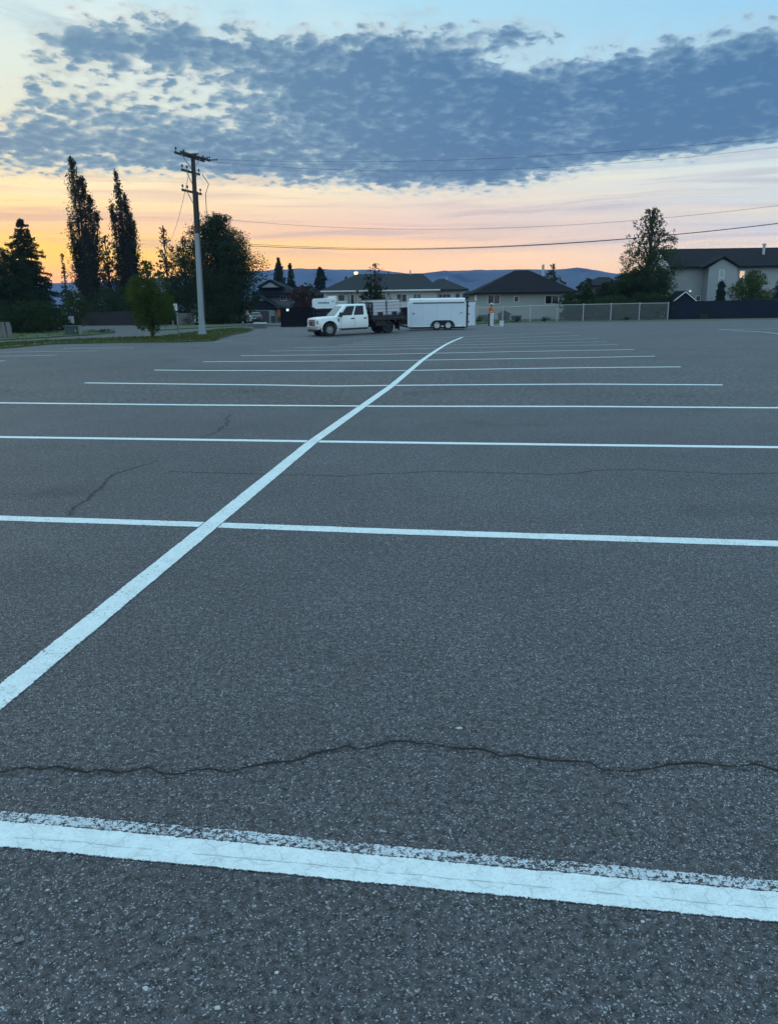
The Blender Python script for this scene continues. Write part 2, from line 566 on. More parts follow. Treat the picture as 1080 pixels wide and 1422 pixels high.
def asphalt_nodes(t):
    pos = t.node('ShaderNodeNewGeometry').outputs['Position']
    x, y, z = t.sep(pos)
    flat = t.xyz(x, y, 0.0)
    wob = t.node('ShaderNodeTexNoise'); wob.inputs['Scale'].default_value = 85; t.put(wob.inputs['Vector'], flat)
    fw = t.v('ADD', flat, t.v('SCALE', t.v('SUBTRACT', wob.outputs['Color'], (.5, .5, .5)), scale=.020))
    big = t.noise(flat, .22, 3, .6)
    mid = t.noise(flat, 1.7, 3, .6)
    fine = t.noise(flat, 40, 3, .65)
    # lane geometry
    yaw = R(7.5)
    qd = t.m('ADD', t.m('MULTIPLY', x, math.sin(yaw)), t.m('MULTIPLY', y, math.cos(yaw)))
    q0 = Q_EDGE.x * math.sin(yaw) + Q_EDGE.y * math.cos(yaw)
    coarse = t.m('MULTIPLY', t.ss(t.m('ADD', qd, t.m('MULTIPLY', t.m('SUBTRACT', mid, .5), .25)), q0 - .06, q0 + .06), t.ss(qd, q0 + 16, q0 + 5))
    smooth = t.m('MULTIPLY', t.ss(qd, q0 - 3.9, q0 - 3.1), t.ss(qd, q0 + .06, q0 - .06))
    # newer seam on the left
    dx, dy = P2.x - P1.x, P2.y - P1.y
    L = math.hypot(dx, dy)
    sdist = t.m('ADD', t.m('MULTIPLY', t.m('SUBTRACT', x, P1.x), -dy / L), t.m('MULTIPLY', t.m('SUBTRACT', y, P1.y), dx / L))
    sdist = t.m('ADD', sdist, t.m('MULTIPLY', t.m('SUBTRACT', mid, .5), .35))
    patch = t.m('MULTIPLY', t.ss(sdist, -.05, .05), t.ss(x, -3.2, -5.5))
    seam = t.m('MULTIPLY', t.m('MULTIPLY', t.ss(sdist, -.16, -.02), t.ss(sdist, .14, .0)), t.ss(x, -3.2, -5.5))
    # stones
    A = t.vor(fw, 74)
    B = t.vor(fw, 155)
    D = t.vor(fw, 310)
    ra = t.sep(A['Color']); rb = t.sep(B['Color']); rd = t.sep(D['Color'])
    keepA = t.m('GREATER_THAN', ra[0], .86)
    mA = t.m('MULTIPLY', t.ss(A['Distance'], t.m('MULTIPLY', ra[1], .42), t.m('MULTIPLY', ra[1], .30)), keepA)
    mB = t.m('MULTIPLY', t.ss(B['Distance'], .42, .30), t.m('GREATER_THAN', rb[0], .66))
    mD = t.m('MULTIPLY', t.ss(D['Distance'], .46, .32), t.m('GREATER_THAN', rd[0], .5))
    binder = t.mix(t.ss(fine, .34, .66), (.020, .017, .017, 1), (.118, .101, .097, 1))
    cB = t.mix(rb[1], (.030, .026, .025, 1), (.225, .20, .187, 1))
    cD = t.mix(rd[1], (.018, .015, .015, 1), (.235, .21, .196, 1))
    cA = t.mix(t.m('POWER', ra[2], 2.2), (.10, .085, .078, 1), (.50, .46, .42, 1))
    c = t.mix(t.m('MULTIPLY', mD, .8), binder, cD)
    c = t.mix(t.m('MULTIPLY', mB, .85), c, cB)
    c = t.mix(t.m('MULTIPLY', mA, .9), c, cA)
    c = t.mix(t.m('MULTIPLY', t.m('GREATER_THAN', rd[2], .945), .85), c, (.50, .47, .44, 1))
    # coarse worn mottling of the farther lane
    cm = t.noise(flat, 11.0, 3, .7)
    cm2 = t.ss(cm, .44, .60)
    k = t.m('ADD', .90, t.m('MULTIPLY', t.m('SUBTRACT', big, .5), .75))
    k = t.m('ADD', k, t.m('MULTIPLY', t.m('SUBTRACT', mid, .5), .26))
    k = t.m('ADD', k, t.m('MULTIPLY', coarse, t.m('SUBTRACT', t.m('MULTIPLY', cm2, .62), .27)))
    k = t.m('ADD', k, t.m('MULTIPLY', smooth, .02))
    k = t.m('ADD', k, t.m('MULTIPLY', patch, .03))
    k = t.m('SUBTRACT', k, t.m('MULTIPLY', seam, .10))
    oil = t.noise(flat, .55, 2, .5)
    k = t.m('SUBTRACT', k, t.m('MULTIPLY', t.ss(oil, .60, .72), .24))
    m2 = t.noise(flat, 21, 2, .6)
    k = t.m('ADD', k, t.m('MULTIPLY', t.m('SUBTRACT', m2, .5), .26))
    k = t.m('ADD', k, t.m('MULTIPLY', t.m('SUBTRACT', cm, .5), .30))
    # long tyre-worn streaks down the aisle
    st = t.noise(t.xyz(t.m('MULTIPLY', x, .15), t.m('MULTIPLY', y, 1.3), 0), 1.0, 4, .6)
    k = t.m('ADD', k, t.m('MULTIPLY', t.m('SUBTRACT', st, .5), .22))
    c = t.v('SCALE', t.v('MULTIPLY', c, (.935, .945, 1.06)), scale=k)
    c = t.mix(t.m('MULTIPLY', coarse, .5), c, t.mix(1.0, c, (1.03, 1.04, .97, 1), 'MULTIPLY'))
    # relief
    hA = t.m('MULTIPLY', t.ss(A['Distance'], .5, .1), t.m('ADD', .35, t.m('MULTIPLY', ra[0], .65)))
    hB = t.m('MULTIPLY', t.ss(B['Distance'], .5, .1), rb[0])
    h = t.m('ADD', t.m('MULTIPLY', hA, .55), t.m('MULTIPLY', hB, .45))
    h = t.m('ADD', h, t.m('MULTIPLY', fine, .55))
    return dict(color=c, h=h, pos=pos, flat=flat, fine=fine, mid=mid, big=big)


def asphalt_mat():
    m, t, b = newmat('asphalt')
    a = asphalt_nodes(t)
    t.put(b.inputs['Base Color'], a['color'])
    b.inputs['Roughness'].default_value = .72
    b.inputs['Specular IOR Level'].default_value = .42
    t.put(b.inputs['Normal'], t.bump(a['h'], .75, .005))
    return m


def paint_mat(name, wear, dirt, cracks=False, old=False, col=(.82, .84, .83)):
    """Line paint: lies in the texture of the asphalt and shows it through where worn."""
    m, t, b = newmat(name)
    a = asphalt_nodes(t)
    uv = t.node('ShaderNodeUVMap').outputs[0]
    u, v, _ = t.sep(uv)
    n = t.noise(a['flat'], 55, 5, .7)
    n2 = t.noise(a['flat'], 190, 3, .6)
    n3 = t.noise(a['flat'], 4.0, 4, .6)
    ev = t.m('MINIMUM', v, t.m('SUBTRACT', 1.0, v))
    f = t.m('ADD', t.m('MULTIPLY', n, .62), t.m('MULTIPLY', n2, .38))
    f = t.m('ADD', f, t.m('MULTIPLY', t.m('SUBTRACT', n3, .5), .18))
    f = t.m('SUBTRACT', f, t.m('MULTIPLY', t.ss(ev, .09, .0), .24))
    keep = t.ss(f, wear - .02, wear + .02)
    n4 = t.noise(a['flat'], 14, 4, .6)
    pc = t.mix(t.m('MULTIPLY', t.ss(n4, .35, .75), dirt), (*col, 1), tuple(c * .70 for c in col) + (1,))
    h = t.m('ADD', t.m('MULTIPLY', a['h'], .62 if not old else .8), t.m('MULTIPLY', n2, .25))
    if cracks:
        cv = t.xyz(t.m('MULTIPLY', u, 6.5), t.m('ADD', t.m('MULTIPLY', v, .9), t.m('MULTIPLY', n3, .25)), 0)
        wv = t.node('ShaderNodeTexNoise'); wv.inputs['Scale'].default_value = 26; wv.inputs['Detail'].default_value = 5; t.put(wv.inputs['Vector'], a['flat'])
        cv = t.v('ADD', cv, t.v('SCALE', t.v('SUBTRACT', wv.outputs['Color'], (.5, .5, .5)), scale=.42))
        e = t.vor(cv, 2.1, 'DISTANCE_TO_EDGE')['Distance']
        e2 = t.m('ABSOLUTE', t.m('SUBTRACT', v, t.m('ADD', .42, t.m('MULTIPLY', t.m('SUBTRACT', t.noise(t.xyz(t.m('MULTIPLY', u, 3.0), 0, 0), 1.0, 5, .65), .5), .30))))
        ln = t.m('MAXIMUM', t.m('MULTIPLY', t.ss(e, .030, .004), .40), t.ss(e2, .020, .004))
        ln = t.m('MULTIPLY', ln, t.ss(n4, .36, .56))
        pc = t.mix(t.m('MULTIPLY', ln, .48), pc, (.40, .43, .44, 1))
        h = t.m('SUBTRACT', h, t.m('MULTIPLY', ln, .9))
    c = t.mix(keep, a['color'], pc)
    h = t.m('ADD', h, t.m('MULTIPLY', keep, .22))
    t.put(b.inputs['Base Color'], c)
    t.put(b.inputs['Roughness'], t.lerp(keep, 0, 1, .82, .6))
    b.inputs['Specular IOR Level'].default_value = .3
    t.put(b.inputs['Normal'], t.bump(h, .8, .006))
    return m


def crack_mat(name, strength, core_w):
    m, t, b = newmat(name)
    a = asphalt_nodes(t)
    v = t.sep(t.node('ShaderNodeUVMap').outputs[0])[1]
    d = t.m('ABSOLUTE', t.m('MULTIPLY', t.m('SUBTRACT', v, .5), 2.0))
    n = t.noise(a['flat'], 95, 3, .7)
    n2 = t.noise(a['flat'], 7, 3, .65)
    wd = t.m('ADD', core_w, t.m('MULTIPLY', t.m('SUBTRACT', n2, .5), core_w * 3.2))
    q = t.m('ADD', d, t.m('MULTIPLY', t.m('SUBTRACT', n, .5), .9))
    core = t.m('MULTIPLY', t.ss(q, t.m('ADD', wd, .05), t.m('SUBTRACT', wd, .10)), strength)
    halo = t.m('MULTIPLY', t.ss(q, .85, .1), .22 * strength)
    c = t.mix(halo, a['color'], (.034, .030, .029, 1))
    c = t.mix(core, c, (.012, .011, .011, 1))
    t.put(b.inputs['Base Color'], c)
    b.inputs['Roughness'].default_value = .8
    b.inputs['Specular IOR Level'].default_value = .3
    t.put(b.inputs['Normal'], t.bump(t.m('SUBTRACT', a['h'], t.m('MULTIPLY', core, 1.6)), .8, .006))
    return m


M_ASPH = asphalt_mat()
M_PAINT = paint_mat('fresh_line_paint', .345, .5, cracks=True)
M_PAINTC = paint_mat('centre_line_paint', .415, .5)
M_PAINT2 = paint_mat('far_line_paint', .30, .4)
M_FADE = paint_mat('faded_line_paint', .41, .8, col=(.72, .74, .74))
M_OLD = paint_mat('old_line_paint', .492, .6, old=True, col=(.66, .67, .71))
M_CRACK = crack_mat('crack_filler', 1.0, .24)
M_CRACKF = crack_mat('faint_crack_filler', .62, .30)


def frange(a, b, n):
    return [a + (b - a) * i / n for i in range(n + 1)]


def grid(name, xs, ys, zf, mat, kind='structure', keep=None):
    vs = [(x, y, zf(x, y)) for y in ys for x in xs]
    nx = len(xs)
    fs = []
    for j in range(len(ys) - 1):
        for i in range(nx - 1):
            if keep and not keep((xs[i] + xs[i + 1]) / 2, (ys[j] + ys[j + 1]) / 2):
                continue
            fs.append((j * nx + i, j * nx + i + 1, (j + 1) * nx + i + 1, (j + 1) * nx + i))
    b = MB(); b.v = vs; b.f = fs
    o = b.build(name, mat, normals=False)
    for p in o.data.polygons:
        p.use_smooth = True
    return tag(o, kind=kind)


Y_LOT = 70.0
grid('pavement', frange(-60, 75, 135), frange(-14, Y_LOT, 84), zg, M_ASPH)


def ribbon(name, pts, width, mat, lift=.004, jitter=0.0, step=.12, smooth=6):
    """A painted strip lying on the ground along a world polyline (pts: list of (left,right) pairs or centre points)."""
    cen = [Vector((p.x, p.y, 0)) for p in pts]
    out = [cen[0]]
    for a, b in zip(cen, cen[1:]):
        n = max(1, int((b - a).length / step))
        for i in range(1, n + 1):
            out.append(a.lerp(b, i / n))
    # light smoothing of the polyline
    for _ in range(smooth):
        out = [out[0]] + [(out[i - 1] + out[i] * 2 + out[i + 1]) / 4 for i in range(1, len(out) - 1)] + [out[-1]]
    b = MB(); s = 0; uvs = []
    rr = random.Random(len(pts) * 17 + int(width * 1000))
    for i, p in enumerate(out):
        d = (out[min(i + 1, len(out) - 1)] - out[max(i - 1, 0)]).normalized()
        nrm = Vector((-d.y, d.x, 0))
        if i:
            s += (p - out[i - 1]).length
        for k in (-1, 1):
            q = p + nrm * k * (width / 2 + rr.uniform(-jitter, jitter))
            b.v.append((q.x, q.y, zg(q.x, q.y) + lift + .005 * sst(17, 27, q.y))); uvs.append((s, (k + 1) / 2))
        if i:
            j = 2 * i
            b.f.append((j - 2, j, j + 1, j - 1) if False else (j - 2, j - 1, j + 1, j))
    o = b.build(name, mat, normals=True)
    uvl = o.data.uv_layers.new(name='UVMap')
    for lp in o.data.loops:
        uvl.data[lp.index].uv = uvs[lp.vertex_index]
    # faces must look up
    if o.data.polygons[0].normal.z < 0:
        o.data.flip_normals()
    return tag(o, kind='structure')


def poly_px(pp):
    return [gpt(*p) for p in pp]


def ext(pts, e0, e1):
    a = pts[0] + (pts[0] - pts[1]).normalized() * e0
    b = pts[-1] + (pts[-1] - pts[-2]).normalized() * e1
    return ([a] if e0 else []) + pts + ([b] if e1 else [])


LW = .135
# nearest stall line: fresh coat over an older, worn one that peeps out behind it
ribbon('pavement_marking', ext(poly_px([(0, 1158), (300, 1186), (540, 1209), (800, 1234), (1080, 1260)]), 3.5, 3.5), .118, M_PAINT, .0016, .0016, .02)
ribbon('pavement_marking', ext(poly_px([(0, 1140), (300, 1165), (540, 1190), (800, 1213), (1080, 1240)]), 3.5, 3.5), .104, M_OLD, .0008, .002, .03)
rows = [
    ([(0, 719.5), (270, 728), (540, 738), (810, 746.5), (1080, 755)], 2.6, 2.6, .148, M_PAINTC),
    ([(0, 606.8), (270, 610.5), (540, 614.3), (810, 617.8), (1080, 621)], 2.0, 2.0, .14, M_PAINT2),
    ([(0, 559.3), (270, 562.2), (540, 564), (810, 564.3), (1080, 566.2)], .9, .9, .15, M_PAINT2),
    ([(118, 531.5), (240, 533), (380, 534.5), (457, 536), (540, 535), (674, 534), (810, 533.2), (1003, 534.3)], 0, 0, .17, M_PAINT2),
    ([(214, 513.7), (270, 514.3), (540, 514.8), (700, 512), (810, 510.4), (945, 509.3)], 0, 0, .165, M_PAINT2),
    ([(282, 502.4), (540, 500.8), (810, 496.5), (909, 494.5)], 0, 0, .15, M_PAINT2),
    ([(334, 494), (540, 491.8), (700, 488.5), (880, 485.3)], 0, 0, .15, M_PAINT2),
    ([(375, 487.5), (540, 485), (660, 482.6), (858, 478.4)], 0, 0, .12, M_FADE),
    ([(409, 483), (540, 480.4), (660, 478.4), (842, 474.4)], 0, 0, .12, M_FADE),
    ([(472, 479.2), (560, 477), (660, 474.4), (829, 470.2)], 0, 0, .11, M_FADE),
    ([(490, 476.4), (570, 474), (660, 470.8), (805.5, 465.8)], 0, 0, .11, M_FADE),
    ([(503, 473.5), (620, 468.3), (700, 464.8), (790.7, 461)], 0, 0, .11, M_FADE),
    # the next bay of stalls at the left
    ([(0, 489.2), (136, 487)], 4, 0, .12, M_FADE),
    ([(0, 494.8), (78, 493.2)], 4, 0, .12, M_FADE),
    ([(0, 501.5), (6, 500.8)], 4, 0, .12, M_FADE),
    ([(88, 483.8), (186, 483)], 0, 0, .12, M_FADE),
    ([(296, 474.2), (322, 473.4)], 0, 0, .14, M_PAINT2),
    # lines at the far right
    ([(998, 457.2), (1080, 456.2)], 0, 8, .13, M_FADE),
    ([(998, 457.4), (1025, 459), (1060, 461), (1080, 463.2)], 0, 6, .13, M_FADE),
]
for pp, e0, e1, w, mt in rows:
    ribbon('pavement_marking', ext(poly_px(pp), e0, e1), w, mt, .0012, .003, .1 if w > .13 else .25)
# the long line down the middle of the stalls
ribbon('pavement_marking', ext(poly_px([(0, 968), (293, 729), (433.5, 613.5), (503.7, 563.6), (543, 536), (570, 513.5), (585, 501), (596.7, 492.8), (607.5, 485.5), (618, 479), (626.7, 474.5), (642, 468.2)]), 1.6, 0), .150, M_PAINTC, .0020, .002, .06)
# cracks
CR = [
    ([(0, 1070), (60, 1066), (100, 1066), (140, 1070), (200, 1067), (270, 1073), (340, 1068), (370, 1061), (400, 1055), (460, 1044), (500, 1037), (560, 1033), (600, 1031), (640, 1039), (700, 1048), (760, 1053), (820, 1061), (865, 1069), (910, 1065), (950, 1062), (1000, 1064), (1080, 1067)], .052, 1.5, M_CRACK),
    ([(440, 660), (480, 661), (520, 658), (560, 657), (600, 655), (640, 655), (680, 656.5), (760, 659), (800, 657), (850, 652), (890, 652), (940, 655), (1000, 658), (1080, 658)], .050, 1.5, M_CRACKF),
    ([(97, 715), (110, 701), (130, 686), (148, 672), (151, 661), (170, 655), (195, 647), (215, 641)], .046, .05, M_CRACKF),
    ([(282, 607), (300, 600), (312, 591), (317, 585), (313, 582), (322, 575.5)], .055, .02, M_CRACKF),
]
for pp, w, e, cm_ in CR:
    pts = ext(poly_px(pp), e, e)
    rj = random.Random(len(pp))
    o2 = []
    for a, b in zip(pts, pts[1:]):
        n = max(1, int((b - a).length / .05))
        hx, hy = 0, 0
        for i in range(n):
            hx = hx * .75 + rj.uniform(-.011, .011); hy = hy * .75 + rj.uniform(-.011, .011)
            o2.append(a.lerp(b, i / n) + Vector((hx, hy, 0)) + Vector((rj.uniform(-.017, .017), rj.uniform(-.017, .017), 0)))
    o2.append(pts[-1])
    ribbon('pavement_crack', o2, w, cm_, .0005, .002, .012, smooth=1)

# ------------------------------------------------------------------ land beyond the lot
M_SOIL = pmat('dry_grass_soil', (.062, .066, .032), .95, var=.35, vs=.4, bump=.5, bs=8)
M_LAWN = pmat('lawn_green', (.060, .078, .026), .95, var=.3, vs=.6, bump=.6, bs=14)
M_ROAD = pmat('road_grey', (.07, .067, .068), .85, var=.18, vs=.5, bump=.3, bs=30)
M_CONC = pmat('concrete', (.30, .29, .28), .85, var=.15, vs=1.5, bump=.2, bs=30)
land_x = [-4000, -2500, -1500, -800, -400, -200] + frange(-140, 140, 56) + [200, 400, 800, 1500, 2500, 4000]
land_y = [-600, -200, -60] + frange(-20, 170, 76) + [230, 320, 500, 800, 1300, 2000, 3200, 4600]


def land_z(x, y):
    d = max(-60 - x, x - 75, -14 - y, y - Y_LOT, 0)
    return zg(max(-400, min(400, x)), min(y, 400)) - (.10 if d <= 0 else .02)


grid('ground', land_x, land_y, land_z, M_SOIL)


def sheet(name, pix, mat, lift, res=1.0, world=None):
    """Ground sheet with an outline given as pixels or world points, following the land."""
    P = world or [gpt(*p) for p in pix]
    bm = bmesh.new()
    vs = [bm.verts.new((p[0], p[1], 0)) for p in P]
    f = bm.faces.new(vs)
    bmesh.ops.triangulate(bm, faces=[f])
    bmesh.ops.subdivide_edges(bm, edges=[e for e in bm.edges if e.calc_length() > 3], cuts=3, use_grid_fill=True)
    bmesh.ops.triangulate(bm, faces=bm.faces)
    for _ in range(2):
        le = [e for e in bm.edges if e.calc_length() > 2.5]
        if le:
            bmesh.ops.subdivide_edges(bm, edges=le, cuts=1)
            bmesh.ops.triangulate(bm, faces=bm.faces)
    for v in bm.verts:
        v.co.z = zg(v.co.x, v.co.y) + lift
    bmesh.ops.recalc_face_normals(bm, faces=bm.faces)
    # skirt so the sheet has a real edge
    be = [e for e in bm.edges if e.is_boundary]
    r = bmesh.ops.extrude_edge_only(bm, edges=be)
    for g in r['geom']:
        if isinstance(g, bmesh.types.BMVert):
            g.co.z -= lift + .12
    me = bpy.data.meshes.new(name); bm.to_mesh(me); bm.free()
    if sum(p.normal.z for p in me.polygons) < 0:
        me.flip_normals()
    o = bpy.data.objects.new(name, me); C.objects.link(o); me.materials.append(mat)
    return tag(o, kind='structure')

# ------------------------------------------------------------------ hills and air
def hills():
    m = pmat('forested_hill', (.030, .040, .044), 1.0, var=.35, vs=.01)
    nz = random.Random(3)

    def ridge(px_pts, Y, depth, name):
        pts = [(at(px, py, Y).x, at(px, py, Y).z) for px, py in px_pts]
        xs = []
        for (xa, za), (xb, zb) in zip(pts, pts[1:]):
            n = max(1, int(abs(xb - xa) / 14))
            for i in range(n):
                k = i / n
                xs.append((xa + (xb - xa) * k, za + (zb - za) * k + nz.uniform(-.9, .9)))
        xs.append(pts[-1])
        prof = [(-1.0, 0.0), (-.8, .12), (-.55, .36), (-.3, .66), (-.12, .88), (0, 1), (.3, .7), (1, 0)]
        vs = []; fs = []
        for i, (x, z) in enumerate(xs):
            for k, (d, h) in enumerate(prof):
                wob = math.sin(x * .013 + k * 1.7) * 30 + math.sin(x * .031 + k) * 14
                vs.append((x + wob * (d != 0), Y + d * depth + wob * (d != 0), -3 + (z + 3) * h))
        n = len(prof)
        for i in range(len(xs) - 1):
            for k in range(n - 1):
                fs.append((i * n + k, (i + 1) * n + k, (i + 1) * n + k + 1, i * n + k + 1))
        b = MB(); b.v = vs; b.f = fs
        o = b.build(name, m, smooth=True)
        return tag(o, kind='structure')
    ridge([(-500, 410), (-200, 402), (0, 396), (150, 390), (280, 382), (355, 376), (385, 374.5), (409, 372.5), (438, 373), (470, 374), (517, 374), (545, 377), (560, 379), (600, 384), (700, 393)], 2900, 500, 'hills')
    ridge([(430, 405), (520, 388), (560, 382), (587, 379), (617, 375.5), (660, 374.6), (700, 374), (738, 373.4), (770, 374.2), (801, 371), (823, 374.2), (850, 379), (900, 384), (1000, 390), (1150, 396), (1500, 400)], 2350, 420, 'hills')


hills()
m = bpy.data.materials.new('haze'); m.use_nodes = True
nt = m.node_tree
nt.nodes.remove(nt.nodes['Principled BSDF'])
pv = nt.nodes.new('ShaderNodeVolumePrincipled')
pv.inputs['Color'].default_value = (.36, .52, 1.0, 1)
pv.inputs['Density'].default_value = HAZE
pv.inputs['Anisotropy'].default_value = 0.0
nt.links.new(pv.outputs[0], nt.nodes['Material Output'].inputs['Volume'])
tag(MB().box(-4200, 4200, -700, 4700, -8, 165).build('haze', m), kind='stuff')

# ------------------------------------------------------------------ verges, road, drive
VERGE = [(-60, 490), (0, 484.5), (75, 478), (160, 476.2), (260, 475.2), (300, 473.6), (307, 470), (322, 465.5), (345, 461), (352, 458), (330, 456.5), (300, 458.5), (255, 464), (225, 468.2), (180, 470), (120, 472), (60, 474.6), (12, 477), (-60, 482)]
sheet('lawn', VERGE, M_LAWN, .07)
WALK = [(-60, 482), (12, 477), (60, 474.6), (120, 472), (180, 470), (225, 468.2), (255, 464), (300, 458.5), (330, 456.5), (336, 452.6), (290, 450.5), (240, 451.5), (190, 455), (200, 449.5), (113, 447), (60, 449), (60, 452), (150, 459), (158, 463), (110, 468), (40, 471.5), (10, 473), (-60, 476)]
sheet('road', [(-60, 482), (60, 474.6), (120, 472), (180, 470), (225, 468.2), (255, 464), (300, 458.5), (330, 456.5), (345, 452.4), (430, 452), (430, 448.6), (300, 448.8), (240, 449.5), (200, 450), (150, 447.6), (100, 447.4), (20, 449), (-60, 452)], M_ROAD, .05)
sheet('lawn', [(-60, 477), (0, 474.2), (40, 472), (88, 468.8), (130, 466.4), (160, 463.2), (158, 461), (110, 461.6), (60, 463), (0, 464), (-60, 464)], M_LAWN, .12)
sheet('lawn', [(208, 461), (250, 458), (300, 455.2), (340, 453), (330, 451), (300, 451.5), (262, 453.5), (216, 457)], M_LAWN, .12)
# strip of grass along the wire fence
LAWN_R = [(655, 451.0), (700, 447.6), (770, 444.9), (850, 443.2), (926, 442.2), (926, 440.2), (850, 440.0), (770, 441.4), (700, 444), (655, 446.4)]
sheet('lawn', LAWN_R, M_LAWN, .09)
sheet('lawn', [(930, 442.2), (1000, 441.4), (1150, 440.4), (1150, 438.8), (1000, 439.8), (930, 440.6)], M_SOIL, .09)


def grass(name, region, count, h, mat, seed, rows=None):
    rng = random.Random(seed)
    P = [gpt(*p) for p in region]
    xs = [p.x for p in P]; ys = [p.y for p in P]
    V = []; Q = []

    def inside(x, y):
        c = False
        j = len(P) - 1
        for i in range(len(P)):
            if (P[i].y > y) != (P[j].y > y) and x < (P[j].x - P[i].x) * (y - P[i].y) / (P[j].y - P[i].y) + P[i].x:
                c = not c
            j = i
        return c
    k = 0; tries = 0
    while k < count and tries < count * 40:
        tries += 1
        x = rng.uniform(min(xs), max(xs)); y = rng.uniform(min(ys), max(ys))
        if not inside(x, y):
            continue
        k += 1
        hh = h * rng.uniform(.4, 1.3) * (2.0 if rng.random() < .03 else 1)
        a = rng.uniform(0, math.pi); w = .03 * rng.uniform(.6, 1.6)
        z = zg(x, y) + .06
        dx, dy = math.cos(a) * w, math.sin(a) * w
        lx, ly = rng.uniform(-.06, .06), rng.uniform(-.06, .06)
        o = len(V)
        V += [(x - dx, y - dy, z), (x + dx, y + dy, z), (x + lx + dx * .3, y + ly + dy * .3, z + hh), (x + lx - dx * .3, y + ly - dy * .3, z + hh)]
        Q.append((o, o + 1, o + 2, o + 3))
    return tag(npmesh(name, np.array(V), np.array(Q), mat), kind='stuff')


M_GRASS = leafmat('grass_blades', (.060, .085, .022), (.105, .110, .040), .3)
grass('grass', VERGE, 9000, .07, M_GRASS, 1)
grass('grass', [(0, 474), (88, 468.6), (130, 466.2), (160, 463.1), (110, 461.6), (60, 463), (0, 464)], 2500, .09, M_GRASS, 2)
grass('grass', LAWN_R, 6000, .16, leafmat('grass_verge_blades', (.052, .085, .020), (.085, .105, .030), .3), 3)
grass('grass', [(930, 442.0), (1000, 441.2), (1140, 440.2), (1140, 439.0), (1000, 440.0), (930, 440.8)], 900, .16, M_GRASS, 4)

# ------------------------------------------------------------------ building materials
M_ROOFD = pmat('shingle_charcoal', (.015, .014, .017), .85, var=.3, vs=1.2, bump=.6, bs=14, spec=.12)
M_ROOFB = pmat('shingle_brown_black', (.013, .011, .014), .85, var=.3, vs=1.2, bump=.6, bs=14, spec=.12)
M_ROOFG = pmat('shingle_grey', (.030, .033, .036), .85, var=.3, vs=1.2, bump=.6, bs=14, spec=.12)
M_ROOFN = pmat('shingle_slate', (.015, .019, .028), .85, var=.3, vs=1.2, bump=.6, bs=14, spec=.12)
M_STUC = pmat('stucco_taupe', (.34, .35, .335), .9, var=.10, vs=.8, bump=.3, bs=40)
M_STUC2 = pmat('stucco_grey', (.32, .325, .33), .9, var=.10, vs=.8, bump=.3, bs=40)
M_SIDE = pmat('siding_grey', (.135, .135, .135), .85, var=.12, vs=.8, bump=.2)
M_WHITE = pmat('white_trim', (.66, .65, .64), .6, var=.06)
M_CREAM = pmat('cream_siding', (.55, .54, .51), .8, var=.08, vs=.8)
M_DOOR = pmat('dark_door', (.04, .045, .055), .5)
M_ORANGE = pmat('orange_post_paint', (.40, .125, .022), .6, var=.12)
M_PIPE = pmat('galvanised_pipe', (.42, .42, .42), .5, metal=.4)


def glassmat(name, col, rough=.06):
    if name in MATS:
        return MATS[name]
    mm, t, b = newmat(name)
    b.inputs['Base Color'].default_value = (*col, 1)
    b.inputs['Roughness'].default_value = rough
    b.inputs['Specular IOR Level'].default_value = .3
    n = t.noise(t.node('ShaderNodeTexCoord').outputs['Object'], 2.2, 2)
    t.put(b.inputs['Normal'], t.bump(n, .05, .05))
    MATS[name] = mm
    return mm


M_GLASS = glassmat('window_glass', (.008, .009, .012))
M_GLASSP = glassmat('curtained_glass', (.075, .055, .065))
M_GLASSB = glassmat('grey_blind_glass', (.11, .12, .125))


def window(parent, x0, x1, z0, z1, y, glass=None, mull=1, fm=None, d=.10):
    """A window in a wall facing -y at local depth y: frame with its glass."""
    fm = fm or M_WHITE
    fw = .07
    b = MB()
    b.box(x0 - fw, x1 + fw, y - .05, y + d, z0 - fw, z0)
    b.box(x0 - fw, x1 + fw, y - .05, y + d, z1, z1 + fw)
    b.box(x0 - fw, x0, y - .05, y + d, z0, z1)
    b.box(x1, x1 + fw, y - .05, y + d, z0, z1)
    for i in range(mull):
        xm = x0 + (x1 - x0) * (i + 1) / (mull + 1)
        b.box(xm - .03, xm + .03, y - .04, y + d, z0, z1)
    f = b.build('window', fm, parent)
    MB().box(x0 - .02, x1 + .02, y - .012, y + .02, z0 - .02, z1 + .02).build('pane', glass or M_GLASS, f)
    return f


def hip(x0, x1, y0, y1, ze, zr, rx0, rx1, th=.16, ry=None):
    """Closed hip roof over a rectangle; ridge from rx0 to rx1."""
    ym = (y0 + y1) / 2 if ry is None else ry
    v = [(x0, y0, ze), (x1, y0, ze), (x1, y1, ze), (x0, y1, ze), (x0, y0, ze + th), (x1, y0, ze + th), (x1, y1, ze + th), (x0, y1, ze + th), (rx0, ym, zr), (rx1, ym, zr)]
    f = [(3, 2, 1, 0), (0, 1, 5, 4), (1, 2, 6, 5), (2, 3, 7, 6), (3, 0, 4, 7), (4, 5, 9, 8), (6, 7, 8, 9), (5, 6, 9), (7, 4, 8)]
    return v, f


